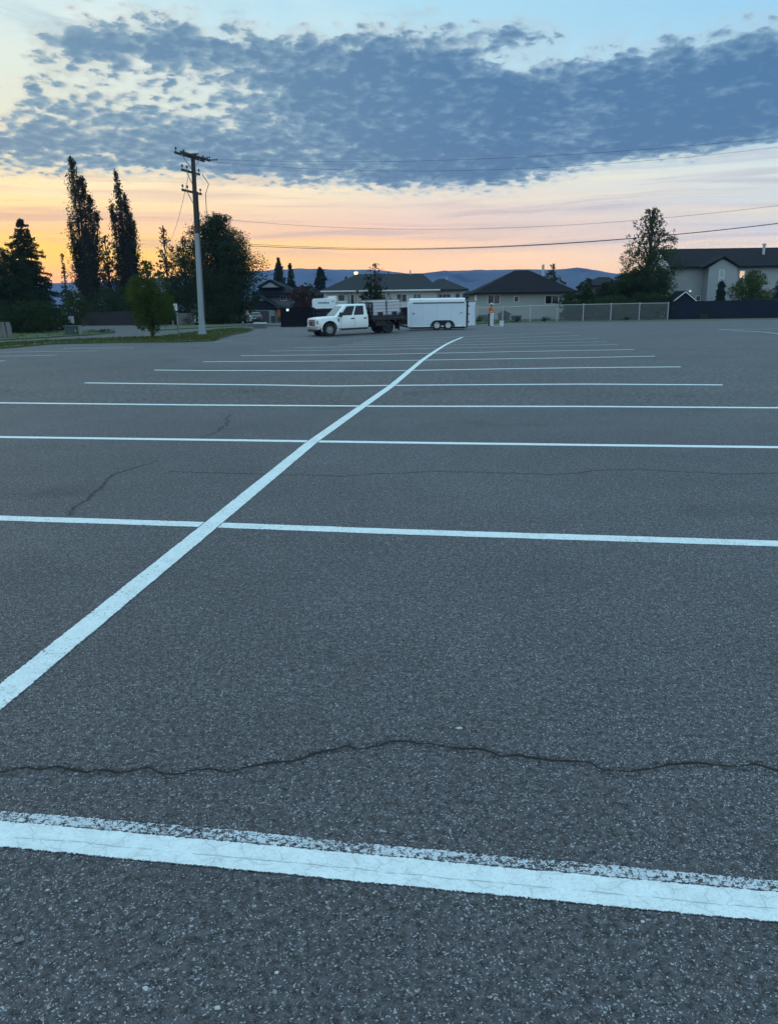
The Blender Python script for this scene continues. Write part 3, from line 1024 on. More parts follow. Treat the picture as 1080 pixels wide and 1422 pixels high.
def gable_x(x0, x1, y0, y1, ze, zr, th=.16):
    """Gable roof, ridge along x."""
    ym = (y0 + y1) / 2
    return MB().prism([(0, 0)], 0, 0) if False else ([(x0, y0, ze), (x0, ym, zr), (x0, y1, ze), (x0, y1, ze + th), (x0, ym, zr + th), (x0, y0, ze + th), (x1, y0, ze), (x1, ym, zr), (x1, y1, ze), (x1, y1, ze + th), (x1, ym, zr + th), (x1, y0, ze + th)],
            [(0, 1, 4, 5), (1, 2, 3, 4), (11, 10, 7, 6), (10, 9, 8, 7), (0, 6, 7, 1), (1, 7, 8, 2), (5, 4, 10, 11), (4, 3, 9, 10), (0, 5, 11, 6), (2, 8, 9, 3)])


def gable_y(x0, x1, y0, y1, ze, zr, th=.16):
    v, f = gable_x(y0, y1, x0, x1, ze, zr, th)
    return [(b, a, c) for a, b, c in v], f


def L(root, px, py, Y):
    """Local coordinates (x,z) of an image point at depth Y in a house standing at root (unrotated)."""
    p = at(px, py, Y)
    return p.x - root.location.x, p.z - root.location.z


# ---- house with a pale lower storey and a broad hip roof, behind the wire fence
def house_hip():
    Y = 90.0
    g = gx(728, Y)
    h = thing('house', 'taupe bungalow with a dark hip roof standing directly behind the wire fence and the worker', 'house', g)
    xl, _ = L(h, 662, 430, Y); xr, _ = L(h, 797, 430, Y)
    _, ze = L(h, 728, 407.5, Y)
    D = 9.0
    MB().box(xl, xr, 0, D, -1.0, ze + .05).build('wall', M_STUC, h)
    rl, zr = L(h, 715, 375, Y + D / 2); rr, _ = L(h, 734, 375, Y + D / 2)
    ex0, _ = L(h, 657, 407, Y - .6); ex1, _ = L(h, 803, 407, Y - .6)
    b = MB(); b.add(*hip(ex0, ex1, -.7, D + .7, ze, zr, rl, rr))
    rf = b.build('roof', M_ROOFB, h)
    MB().box(ex0 - .02, ex1 + .02, -.83, -.71, ze + .0, ze + .15).build('gutter', M_ROOFB, rf)
    x, z = L(h, 721.5, 397.5, Y + 1.6)
    MB().box(x - .16, x + .16, 1.4, 1.9, z - .35, z + .12).build('vent', M_SIDE, rf)
    x0, _ = L(h, 752, 380, Y + 6); x1, z1 = L(h, 755.4, 367, Y + 6)
    c = MB().box(x0, x1, 5.8, 6.1, ze + .5, z1).build('chimney', M_PIPE, rf)
    for (pa, pb, ta, tb, gl, mu) in ((677.5, 693.5, 409.5, 421.5, None, 1), (714, 719.5, 411.5, 418.5, None, 0), (757, 775, 410.5, 421.5, None, 1)):
        xa, za = L(h, pa, tb, Y); xb, zb = L(h, pb, ta, Y)
        w = window(h, xa, xb, za, zb, 0, gl, mu)
        if pa == 677.5:
            xm = (xa + xb) / 2
            MB().box(xm + .03, xb - .02, -.02, .01, za + .02, zb - .02).build('curtain', M_GLASSP, w)
    xd, zt = L(h, 660.5, 409, Y - .2); _, zb = L(h, 660.5, 417, Y)
    MB().box(xd - .1, xd + .12, -.25, -.05, zb, zt).build('downpipe', M_WHITE, h)


house_hip()


# ---- long house behind truck and trailer
def house_long():
    Y = 100.0
    g = gx(545, Y)
    h = thing('house', 'long pale house with a wide grey hip roof standing behind the white truck and trailer', 'house', g)
    xl, _ = L(h, 450, 430, Y); xr, _ = L(h, 644, 430, Y)
    _, ze = L(h, 545, 404.5, Y)
    D = 11.0
    wl, _ = L(h, 606, 420, Y)
    MB().box(xl, wl, 0, D, -1.2, ze + .05).box(wl + .003, xr, 2.0, D - .02, -1.2, ze + .04).build('wall', M_CREAM, h)
    rl, zr = L(h, 495, 380.5, Y + D / 2); rr, _ = L(h, 586, 380.5, Y + D / 2)
    ex0, _ = L(h, 445, 404, Y - .6); ex1, _ = L(h, 611, 404, Y - .6)
    b = MB(); b.add(*hip(ex0, ex1, -.7, D + .7, ze, zr, rl, rr, .2))
    rf = b.build('roof', M_ROOFG, h)
    e0, _ = L(h, 585, 403, Y + 1.3); e1, _ = L(h, 651, 403, Y + 1.3)
    p0, zp = L(h, 609, 386.5, Y + D / 2 + .5); p1, _ = L(h, 616, 386.5, Y + D / 2 + .5)
    b = MB(); b.add(*hip(e0, e1, 1.3, D + .3, ze + .01, zp, p0, p1, .18))
    b.build('wing_roof', M_ROOFG, h)
    MB().box(ex0, ex1, -.82, -.71, ze + .02, ze + .2).build('gutter', M_WHITE, rf)
    x, z = L(h, 569.5, 375, Y + 5)
    MB().tube([(x, 5, zr - .8), (x, 5, z)], .09, 8).build('chimney', M_PIPE, rf)
    x, z = L(h, 620, 384, Y + 6)
    MB().tube([(x, 6, zp - .6), (x, 6, z)], .08, 8).build('flue', M_PIPE, rf)
    for (pa, pb, ta, tb, mu, gl) in ((470, 478, 409, 420, 0, None), (484, 494, 409, 422, 0, None), (528, 535, 409, 419, 0, M_GLASSB), (551, 564, 408.5, 420, 1, M_GLASS), (574, 584, 408, 416, 1, M_GLASSB)):
        xa, za = L(h, pa, tb, Y); xb, zb = L(h, pb, ta, Y)
        window(h, xa, xb, za, zb, 0, gl, mu)
    for (pa, pb, ta, tb, mu, gl) in ((609, 625, 408, 413, 2, M_GLASS), (632, 638, 407, 414, 0, M_GLASSB)):
        xa, za = L(h, pa, tb, Y + 2); xb, zb = L(h, pb, ta, Y + 2)
        window(h, xa, xb, za, zb, 2.0, gl, mu)
    # timber deck rail on the upper floor
    b = MB()
    xa, zt = L(h, 540, 419, Y - 1.6); xb, zb = L(h, 568, 425.5, Y - 1.6)
    b.box(xa, xb, -1.65, -1.58, zt - .06, zt)
    b.box(xa, xb, -1.65, -.02, zb - .2, zb)
    n = 16
    for i in range(n + 1):
        x = xa + (xb - xa) * i / n
        b.box(x - .03, x + .03, -1.64, -1.59, zb, zt - .06)
    b.build('deck', M_WHITE, h)
    b = MB()
    for px in (486, 492, 500):
        x, _ = L(h, px, 420, Y - .9)
        b.box(x - .06, x + .06, -.35, -.22, -1, ze)
    b.build('porch_post', M_WHITE, h)


house_long()


# ---- grey two-storey house behind the drive at left
def house_garage():
    Y = 120.0
    g = gx(380, Y)
    h = thing('house', 'grey gabled two storey house with a dark garage door left of the black fence', 'house', g)
    f = lambda px, py, dy=0: L(h, px, py, Y + dy)
    # main block
    xl, ze = f(354, 408.5, 3); xr, _ = f(405, 408.5, 3)
    zb = -1.0
    MB().box(xl, xr, 3, 12, zb, ze + .04).build('wall', M_SIDE, h)
    e0, _ = f(350, 409, 2.4); e1, _ = f(412, 409, 2.4)
    r0, zr = f(374, 391.5, 7.5); r1, _ = f(389, 391.5, 7.5)
    b = MB(); b.add(*hip(e0, e1, 2.3, 12.6, ze, zr, r0, r1, .2))
    b.build('roof', M_ROOFN, h)
    # front gable set in the roof
    ga, gz = f(360.5, 398.8, 2.2); gb, _ = f(389, 398.8, 2.2); gp, gt = f(375, 390, 2.2)
    MB().prism([(ga + .2, gz), (gb - .2, gz), (gp, gt - .15)], 2.15, 6.5).build('gable', M_STUC2, h)
    w = MB()
    for (p, q) in (((ga - .3, gz - .1), (gp, gt + .06)), ((gp, gt + .06), (gb + .3, gz - .1))):
        d = Vector((q[0] - p[0], 0, q[1] - p[1])).normalized(); nn = Vector((-d.z, 0, d.x)) * .2
        w.prism([(p[0], p[1]), (q[0], q[1]), (q[0] + nn.x, q[1] + nn.z), (p[0] + nn.x, p[1] + nn.z)], 1.8, 7.0)
    w.build('gable_roof', M_ROOFN, h)
    MB().add(*([(e0 + 1, 2.2, gz - 1.3), (gb + 1.2, 2.2, gz - 1.3), (gb + .5, 3.6, gz), (e0 + 1, 3.6, gz), (e0 + 1, 3.9, gz - 1.3), (gb + 1.2, 3.9, gz - 1.3)], [(0, 1, 2, 3), (1, 5, 2), (0, 3, 4), (4, 3, 2, 5), (0, 4, 5, 1)])).build('skirt_roof', M_ROOFN, h)
    xa, za = f(390.2, 417, 3); xb, zc = f(396.4, 411.5, 3)
    window(h, xa, xb, za, zc, 3, M_GLASS, 1)
    # garage block in front
    a, ge = f(343, 431, 0); c, _ = f(384, 431, 0)
    MB().box(a, c, -2, 2.98, zb, ge + .02).build('garage', M_STUC2, h)
    k0, k1 = f(337, 430, -2.6)[0], f(389.5, 430, -2.6)[0]
    pk, pz = f(362, 411, 0)
    v, ff = gable_y(k0, k1, -2.7, 3.0, ge, pz, .18)
    ym = (k0 + k1) / 2
    b = MB(); b.add([(pk if abs(x - ym) < 1e-6 else x, y, z) for x, y, z in v], ff)
    b.build('garage_roof', M_ROOFN, h)
    MB().prism([(k0 + .6, ge + .1), (k1 - .6, ge + .1), (pk, pz - .06)], -2.05, -1.9).build('garage_gable', M_ROOFN, h)
    t0, tz = f(357.6, 417.4, -2.06); t1, _ = f(369.5, 417.4, -2.06); tp, tt = f(363, 414.2, -2.06)
    MB().prism([(t0, tz), (t1, tz), (tp, tt)], -2.12, -2.06).build('gable_panel', M_STUC2, h)
    d0, dz = f(345.8, 431.5, -2); d1, db = f(374, 446, -2)
    MB().box(d0, d1, -2.06, -2.003, zb, dz).build('garage_door', M_DOOR, h)
    q0, _ = f(376, 440, -2); q1, qz = f(382.5, 438.5, -2)
    MB().box(q0, q1, -2.06, -2.003, zb, qz).build('door', M_DOOR, h)
    b = MB()
    for pa in (386, 388.6):
        x, z0 = f(pa, 439.6, -3.0); _, z1 = f(pa, 428.5, -3.0)
        b.box(x - .11, x + .11, -3.1, -2.9, z0, z1)
    b.build('orange_post', M_ORANGE, h)
    v, ff = gable_x(f(381, 428, -2)[0], f(407, 428, -2)[0], -3.4, 2.9, f(390, 428.2, -3)[1], f(390, 425.3, 0)[1], .15)
    MB().add(v, ff).build('porch_roof', M_ROOFN, h)
    MB().box(c + .01, xr - .05, 1, 2.97, zb, ge - .1).build('porch_wall', M_STUC2, h)


house_garage()


# ---- large grey house at the right
def house_right():
    Y = 95.0
    g = gx(1010, Y)
    h = thing('house', 'two storey grey stucco house with a charcoal gable roof at the right edge', 'house', g)
    f = lambda px, py, dy=0: L(h, px, py, Y + dy)
    xl, ze = f(931, 373, 0); xr, _ = f(1190, 373, 0)
    D = 9.0
    MB().box(xl, xr, 0, D, -1, ze + .05).build('wall', M_STUC2, h)
    e0, _ = f(929, 373, -.5); e1, _ = f(1200, 373, -.5)
    _, zr = f(1010, 346.6, D / 2)
    v, ff = gable_x(e0, e1, -.6, D + .6, ze, zr, .2)
    rf = MB().add(v, ff).build('roof', M_ROOFD, h)
    MB().add([(xl, .02, ze), (xl, D - .02, ze), (xl, D / 2, zr - .05), (xl + .3, .02, ze), (xl + .3, D - .02, ze), (xl + .3, D / 2, zr - .05)], [(0, 2, 1), (3, 4, 5), (0, 3, 5, 2), (1, 2, 5, 4), (0, 1, 4, 3)]).build('gable', M_CREAM, h)
    b = MB()
    b.add([(e0 - .06, -.6, ze - .05), (e0 - .06, D / 2, zr - .05), (e0 - .06, D / 2, zr + .22), (e0 - .06, -.6, ze + .24), (e0 - .004, -.6, ze - .05), (e0 - .004, D / 2, zr - .05), (e0 - .004, D / 2, zr + .22), (e0 - .004, -.6, ze + .24)], [(0, 1, 2, 3), (7, 6, 5, 4), (0, 4, 5, 1), (1, 5, 6, 2), (2, 6, 7, 3), (3, 7, 4, 0)])
    b.build('bargeboard', M_WHITE, rf)
    # stair tower with its own gable
    tx0, _ = f(982, 400, -1.6); tx1, _ = f(1021, 400, -1.6); pk, zp = f(1004, 357.6, -1.6)
    MB().prism([(tx0, -1), (tx1, -1), (tx1, ze + .05), (pk, zp - .12), (tx0, ze + .05)], -1.6, 3.2).build('bay', M_STUC2, h)
    g0, _ = f(976.5, 372, -1.9); g1, _ = f(1027, 372, -1.9)
    v, ff = gable_y(g0, g1, -2.0, 4.2, ze - .02, zp + .02, .16)
    ym = (g0 + g1) / 2
    MB().add([(pk if abs(x - ym) < 1e-6 else x, y, z) for x, y, z in v], ff).build('bay_roof', M_ROOFD, h)
    xa, za = f(997.5, 394, -1.6); xb, zb = f(1005, 375, -1.6)
    w = window(h, xa, xb, za, zb, -1.6, glassmat('painted_reflection_glass', (.30, .36, .36), .03), 0)  # pale base colour stands in for bright reflections in the tall pane
    MB().box(xa, xb, -1.64, -1.57, za + (zb - za) * .45, za + (zb - za) * .45 + .07).build('transom', M_WHITE, w)
    xa, za = f(1026.5, 385.5, 0); xb, zb = f(1033.5, 376, 0)
    w = window(h, xa, xb, za, zb, 0, emat('lit_window', (1.0, .62, .34), .62), 0)
    xa, za = f(1052, 421, 0); xb, zb = f(1070, 411, 0)
    window(h, xa, xb, za, zb, 0, M_GLASS, 1)
    xa, za = f(966, 417, 0); xb, zb = f(972, 411, 0)
    window(h, xa, xb, za, zb, 0, M_GLASSB, 0)
    for px, pt, pb in ((1061, 340, 357),):
        x, zt = f(px, pt, 2.6); _, z0 = f(px, pb + 2, 2.6)
        MB().tube([(x, 2.6, z0), (x, 2.6, zt)], .16, 10).lathe([(.25, 0), (.25, .12), (.1, .2)], 10, c=(x, 2.6, zt)).build('flue', M_PIPE, rf)
    for px, py in ((992, 358), (1024, 361)):
        x, z = f(px, py, 2.6)
        MB().box(x - .15, x + .15, 2.3, 2.8, z - .25, z + .1).build('vent', M_ROOFD, rf)
    x, z = f(958, 404, -.1)
    MB().lathe([(.09, -.08), (.12, 0), (.05, .09)], 8, c=(x, -.12, z)).build('wall_lamp', emat('wall_lamp_glow', (.9, .95, 1), .7), h)
    # rear deck with a white rail
    b = MB(); xa, zt = f(972, 417.6, -3); xb, z0 = f(1018, 423, -3)
    b.box(xa, xb, -3.05, -2.98, zt - .07, zt); b.box(xa, xb, -3.05, -2.98, z0, z0 + .07)
    for i in range(25):
        x = xa + (xb - xa) * i / 24
        b.box(x - .025, x + .025, -3.04, -2.99, z0 + .07, zt - .07)
    b.build('deck_rail', M_WHITE, h)


house_right()


def simple_house(name, label, px0, px1, pe, pr, prx, Y, wall, roof, D=8.0, gable=None):
    g = gx((px0 + px1) / 2, Y)
    h = thing('house', label, 'house', g)
    xl, ze = L(h, px0, pe, Y); xr, _ = L(h, px1, pe, Y)
    MB().box(xl + .4, xr - .4, 0, D, -1.5, ze + .03).build('wall', wall, h)
    rx, zr = L(h, prx, pr, Y + D / 2)
    b = MB()
    if gable:
        v, ff = gable_y(xl, xr, -.5, D + .5, ze, L(h, prx, pr, Y)[1], .2)
        ym = (xl + xr) / 2
        b.add([(rx if abs(x - ym) < 1e-6 else x, y, z) for x, y, z in v], ff)
        MB().prism([(xl + .5, ze), (xr - .5, ze), (rx, L(h, prx, pr, Y)[1] - .1)], .01, D - .01).build('gable', wall, h)
    else:
        b.add(*hip(xl, xr, -.5, D + .5, ze, zr, rx - (xr - xl) * .18, rx + (xr - xl) * .18, .2))
    b.build('roof', roof, h)
    xm = (xl + xr) / 2
    window(h, xm - .6, xm + .6, ze - 1.7, ze - .6, 0, M_GLASS, 1)
    return h


simple_house('house', 'dark roofed house half hidden by the hedge trees right of the bungalow', 818, 862, 398, 384.5, 838, 118, M_SIDE, M_ROOFD, 8)
simple_house('house', 'small pale roofed house glimpsed between the spruce and the tall poplars', 100, 132, 409, 391, 117, 150, M_STUC2, pmat('shingle_pale', (.16, .165, .19), .8, var=.2, vs=1.2), 9)
simple_house('house', 'brownish roofed house half hidden behind the reddish tree and the camper', 398, 452, 412, 397, 424, 135, M_SIDE, M_ROOFB, 8)
simple_house('house', 'distant low house with a slate roof seen between the long house and the bungalow', 640, 664, 413, 404, 652, 160, M_SIDE, M_ROOFN, 8)


# little gabled play shed behind the navy fence
def play_shed():
    Y = 86.0
    g = gx(952, Y)
    h = thing('garden_shed', 'small navy gabled shed with white bargeboards behind the navy fence', 'shed', g)
    f = lambda px, py, dy=0: L(h, px, py, Y + dy)
    a, za = f(933.5, 417.6); b_, zb = f(971, 421); pk, zp = f(951, 404)
    nav = pmat('navy_boards', (.013, .018, .030), .85, spec=.15)
    MB().prism([(a + .2, -.3), (b_ - .2, -.3), (b_ - .2, zb), (pk, zp - .1), (a + .2, za)], 0, 2.4).build('wall', nav, h)
    for (p, q) in (((a, za), (pk, zp)), ((pk, zp), (b_, zb))):
        d = Vector((q[0] - p[0], 0, q[1] - p[1])).normalized(); nn = Vector((-d.z, 0, d.x))
        MB().prism([p, q, (q[0] + nn.x * .07, q[1] + nn.z * .07), (p[0] + nn.x * .07, p[1] + nn.z * .07)], -.2, 2.6).build('roof', M_ROOFD, h)
        MB().prism([(p[0] - nn.x * .10, p[1] - nn.z * .10), (q[0] - nn.x * .10, q[1] - nn.z * .10), q, p], -.24, -.19).build('bargeboard', M_WHITE, h)


play_shed()


# ------------------------------------------------------------------ fences
def board_fence(name, label, pa, Ya, pb, Yb, ht, mat, postmat=None, gap=0.0, board=.15, post_every=2.4, cat='fence', lvl=True):
    A = gx(pa, Ya); B = gx(pb, Yb)
    f = thing(name, label, cat, A)
    d = (B - A); d.z = 0; Ln = d.length
    f.rotation_euler = (0, 0, math.atan2(d.y, d.x))
    b = MB(); rr = random.Random(int(pa))
    x = 0
    while x < Ln:
        p = A + d * (x / Ln)
        z = zg(p.x, p.y) - A.z
        j = rr.uniform(-.012, .012)
        b.box(x, min(Ln, x + board - .006 - gap), -.012, .012, z - .1, z + ht + j)
        x += board
    b.build('board_panel', mat, f)
    for hh in (.3, ht - .25):
        r = MB()
        for i in range(12):
            p = A + d * (i / 12); q = A + d * ((i + 1) / 12)
            r.beam((Ln * i / 12, .035, zg(p.x, p.y) - A.z + hh), (Ln * (i + 1) / 12, .035, zg(q.x, q.y) - A.z + hh), .045, .09)
        r.build('rail', mat, f)
    n = int(Ln / post_every)
    for i in range(n + 1):
        x = min(Ln - .05, i * post_every); p = A + d * (x / Ln)
        z = zg(p.x, p.y) - A.z
        MB().box(x - .05, x + .05, .06, .16, z - .1, z + ht + .05).build('post', postmat or mat, f)
    return f


M_NAVY = pmat('navy_boards', (.013, .018, .030), .85, spec=.15)
M_BLACKF = pmat('black_stained_boards', (.0075, .0085, .011), .85, var=.2, vs=.8, streak=True, spec=.08)
M_BROWNF = pmat('brown_weathered_boards', (.020, .017, .018), .9, var=.3, vs=.8, streak=True)
M_GREYF = pmat('grey_weathered_boards', (.155, .15, .135), .9, var=.25, vs=.8, streak=True)
board_fence('board_fence', 'long navy board fence in front of the grey two storey house', 927, 82, 1160, 82, 1.78, M_NAVY)
board_fence('board_fence', 'black board fence behind the white truck and beside the drive', 390.5, 69, 437, 69, 1.63, M_BLACKF)
board_fence('board_fence', 'dark board fence running behind the truck bed and the trailer', 437.5, 72, 652, 75, 1.5, pmat('dark_stained_boards', (.011, .013, .016), .85, var=.2, vs=.8, streak=True, spec=.1))
board_fence('board_fence', 'brown board fence at the back of the road under the poplars', 100, 100, 236, 96, 1.7, M_BROWNF)
board_fence('board_fence', 'short pale grey board fence left of the pole', 247, 84, 270, 84, 1.3, M_GREYF, M_WHITE)


def chain_fence():
    M_GALV = pmat('galvanised_post', (.44, .45, .46), .5, metal=.3, var=.08)
    M_MESH = pmat('galvanised_mesh', (.30, .31, .32), .5, metal=.5)
    P = [(662.4, 76), (697.6, 76.4), (735.7, 76.9), (772.8, 77.4), (809, 77.9), (847.3, 78.5), (886.7, 79.2), (926.3, 80)]
    G = [gx(*p) for p in P]
    top = [427.6, 426.3, 424.8, 423.4, 422.6, 421.8, 421.0, 420.4]
    f = thing('wire_fence', 'galvanised chain link fence along the far edge of the lot', 'fence', G[0])
    H = [at(px, tp, Y).z - G[0].z for (px, Y), tp in zip(P, top)]
    rails = MB()
    for i, g in enumerate(G):
        l = g - G[0]
        MB().tube([(l.x, l.y, l.z - .1), (l.x, l.y, H[i] + .03)], .05, 8).lathe([(.06, 0), (.05, .05), (.0, .07)], 8, c=(l.x, l.y, H[i] + .03)).build('post', M_GALV, f)
        if i:
            k = G[i - 1] - G[0]
            rails.tube([(k.x, k.y - .06, H[i - 1]), (l.x, l.y - .06, H[i])], .034, 6)
    rails.build('top_rail', M_GALV, f)
    b = MB()
    for i in range(1, len(G)):
        k = G[i - 1] - G[0]; l = G[i] - G[0]
        n = 26
        hk, hl = H[i - 1] - k.z, H[i] - l.z
        for j in range(-12, n):
            for s in (1, -1):
                # diagonal wires across the bay
                a0, a1 = j / n, (j + 12) / n
                z0, z1 = (0, 1) if s > 0 else (1, 0)
                def pt(a, z):
                    return Vector((k.x + (l.x - k.x) * a, k.y + (l.y - k.y) * a - .03, k.z + (l.z - k.z) * a + (hk + (hl - hk) * a) * z))
                if a0 < 0:
                    z0 = z0 + (z1 - z0) * (0 - a0) / (a1 - a0); a0 = 0
                if a1 > 1:
                    z1 = z0 + (z1 - z0) * (1 - a0) / (a1 - a0); a1 = 1
                b.beam(pt(a0, z0), pt(a1, z1), .009)
    b.build('mesh', M_MESH, f)


chain_fence()

# ------------------------------------------------------------------ utility pole and wires
PB = gx(279.5, 50.0)
PT = at(267.5, 213, 50.0)
M_WOODP = pmat('creosoted_pole_wood', (.045, .038, .034), .9, var=.25, vs=2, streak=True, bump=.4)
M_SLEEVE = pmat('grey_pole_sleeve', (.27, .30, .32), .6, var=.1, vs=1.5, streak=True)
M_WIRE = pmat('black_cable', (.018, .018, .02), .7)
M_INS = pmat('brown_porcelain', (.05, .035, .03), .25)
ax = Vector((.34, .94, 0)).normalized()
wd = Vector((.94, -.34, 0)).normalized()


def pole():
    f = thing('utility_pole', 'tall wooden power pole with three crossarms and a grey sleeved lower half', 'utility pole', PB)
    top = PT - PB
    def on(k):
        return top * k
    ks = (at(275.5, 327, 50).z - PB.z) / top.z
    MB().tube([on(ks - .02), on(.85), on(1.0)], [.15, .135, .12], 12).build('pole', M_WOODP, f, smooth=True)
    MB().tube([on(-.01), on(.02), on(.021), on(.06), on(.061), on(ks)], [.27, .27, .22, .21, .185, .15], 14).tube([on(ks), on(ks + .012)], [.17, .17], 14).build('sleeve', M_SLEEVE, f, smooth=True)
    arms = []
    for k, ln, off, double in ((.985, 3.1, .0, True), (.905, 1.9, .1, False), (.80, 2.05, .1, False)):
        c = on(k)
        a = MB()
        for sd in ((-1, 1) if double else (-1,)):
            o = wd * (.20 * sd)
            a.beam(c + o - ax * ln / 2, c + o + ax * ln / 2, .085, .12)
        arm = a.build('crossarm', M_WOODP, f)
        arms.append((c, ln))
        br = MB()
        for s in (-1, 1):
            br.beam(c - wd * .14 + ax * s * ln * .32, c - Vector((0, 0, .75)) - wd * .10, .035)
        br.build('brace', M_PIPE, f)
        for q in ((-.46, -.2, .2, .46) if k > .9 else (-.46, -.22, .22, .46)):
            p = c + ax * ln * q + Vector((0, 0, .075)) - wd * .2
            MB().lathe([(.02, 0), (.02, .1), (.075, .11), (.05, .15), (.07, .18), (.03, .24)], 8, c=p).build('insulator', M_INS, arm)
    # strings of dead-end insulators towards the wires
    for q in (-.2, .2, .46):
        c, ln = arms[0]
        p = c + ax * ln * q + wd * .28
        s = MB()
        for i in range(5):
            s.lathe([(.02, -.04), (.075, 0), (.02, .04)], 8, 'x', c=p + wd * (.12 * i))
        s.build('strain_insulator', M_INS, f)
    # conduit and hanging jumper loops on the pole
    MB().tube([on(.1) + wd * .27, on(ks) + wd * .21, on(.8) + wd * .19], .035, 6).build('conduit', M_WIRE, f)
    c0 = on(.905) + ax * .92; c1 = on(.80) + ax * 1.0; c2 = on(.62) + ax * .9 + wd * .2
    mid = (c0 + c1) / 2 + wd * .28 + ax * .2
    MB().tube([c0, mid, c1 + wd * .12, (c1 + c2) / 2 + wd * .05, c2, on(.6) + wd * .2], .022, 5).build('jumper_cable', M_WIRE, f)
    return f


pole()


def cable(label, pts3, rad, group):
    """Parabola through three points given as (px,py) in the vertical plane of the pole line, with offset along the arm."""
    P = []
    for (px, py), off in pts3:
        d = ray(px, py)
        o = Vector((PB.x, PB.y, 0)) + ax * off
        # intersect the vertical plane o + t*wd
        n = Vector((-wd.y, wd.x, 0))
        s = (o - EYEP).dot(n) / Vector((d.x, d.y, 0)).dot(n)
        p = EYEP + d * s
        P.append(((p - o).dot(wd), p.z, o))
    (t0, z0, o), (t1, z1, _), (t2, z2, _) = P
    def z(t):
        return z0 * (t - t1) * (t - t2) / ((t0 - t1) * (t0 - t2)) + z1 * (t - t0) * (t - t2) / ((t1 - t0) * (t1 - t2)) + z2 * (t - t0) * (t - t1) / ((t2 - t0) * (t2 - t1))
    tt = [t0 + (t2 + 12 - t0) * i / 40 for i in range(41)]
    pts = [Vector((o.x + wd.x * t, o.y + wd.y * t, z(t))) for t in tt]
    oo = pts[0].copy()
    ob = MB().tube([p - oo for p in pts], rad, 6).build('overhead_cable', M_WIRE)
    ob.location = oo
    return tag(ob, label, 'cable', group)


GW = 'cables strung from the power pole'
cable('upper thin power line running from the top crossarm to the right', [((289, 220.5), .7), ((600, 222.5), .7), ((1080, 190.5), .7)], .007, GW)
cable('lower thin power line leaving the tip of the top crossarm', [((296, 224.5), 1.43), ((560, 237), 1.43), ((1080, 204), 1.43)], .007, GW)
cable('thick low cable sagging from the pole across the whole sky', [((276, 336), .2), ((560, 346), .2), ((1080, 310), .2)], .017, GW)
cable('thinner low cable just above the thick one, merging with it', [((276, 333), .25), ((480, 344), .25), ((1080, 309.6), .25)], .011, GW)
cable('faint middle cable between the high lines and the thick low cable', [((274, 300), .1), ((600, 318), .1), ((1080, 285), .1)], .008, GW)


def drop(label, a, b, sag, rad):
    a = Vector(a); b = Vector(b)
    pts = []
    for i in range(13):
        k = i / 12
        p = a.lerp(b, k); p.z -= sag * 4 * k * (1 - k)
        pts.append(p - a)
    ob = MB().tube(pts, rad, 5).build('overhead_cable', M_WIRE)
    ob.location = a
    tag(ob, label, 'cable', GW)


drop('thin service wire dropping from the second crossarm into the trees on the left', at(263, 236, 49), at(235, 335, 95), .6, .014)

# ------------------------------------------------------------------ small street things
# lit street lamp far behind the long house
def lamp():
    Y = 125.0
    g = gx(496.5, Y)
    l = thing('street_lamp', 'lit street lamp glowing orange above the roof of the long house', 'street lamp', g)
    p = at(494, 378.5, Y) - g
    MB().tube([(0.3, 0, 0), (.3, 0, p.z - .3), (.2, 0, p.z + .12), (p.x + .3, 0, p.z + .2)], [.09, .06, .05, .04], 8).build('pole', M_PIPE, l)
    MB().box(p.x - .3, p.x + .35, -.16, .16, p.z + .12, p.z + .26).build('lamp_head', M_PIPE, l)
    MB().lathe([(.05, -.30), (.20, -.22), (.27, -.06), (.27, .10)], 14, c=(p.x, 0, p.z)).build('lamp_lens', emat('lamp_glow', (1.0, .50, .24), 4.0), l, smooth=True)


lamp()


def gate_light():
    g = at(399, 430.3, 68.7)
    o = thing('yard_light', 'small white lit floodlight on the black board fence', 'lamp', g)
    MB().box(-.13, .13, .12, .2, -.1, .13).build('back_plate', M_PIPE, o)
    MB().lathe([(.02, -.08), (.07, -.04), (.08, .02), (.04, .06)], 10, c=(0, .02, 0)).build('lamp_lens', emat('floodlight_glow', (.9, .97, 1.0), 1.6), o, smooth=True)
    MB().tube([(0, .16, .13), (0, .30, .16)], .03, 6).build('bracket', M_PIPE, o)


gate_light()


def sign_post():
    g = gx(246.5, 47.0)
    s = thing('street_sign', 'thin street sign with a white plate standing on the verge left of the pole', 'sign', g)
    t = at(243, 421, 47) - g
    MB().tube([(0, 0, -.1), (t.x * .5, 0, t.z * .5), (t.x, 0, t.z)], .03, 8).build('post', pmat('weathered_steel', (.13, .14, .14), .6, metal=.5), s)
    MB().box(t.x - .10, t.x + .13, -.05, -.034, t.z - .42, t.z - .02, ).build('plate', M_WHITE, s, bevel=.006)


sign_post()


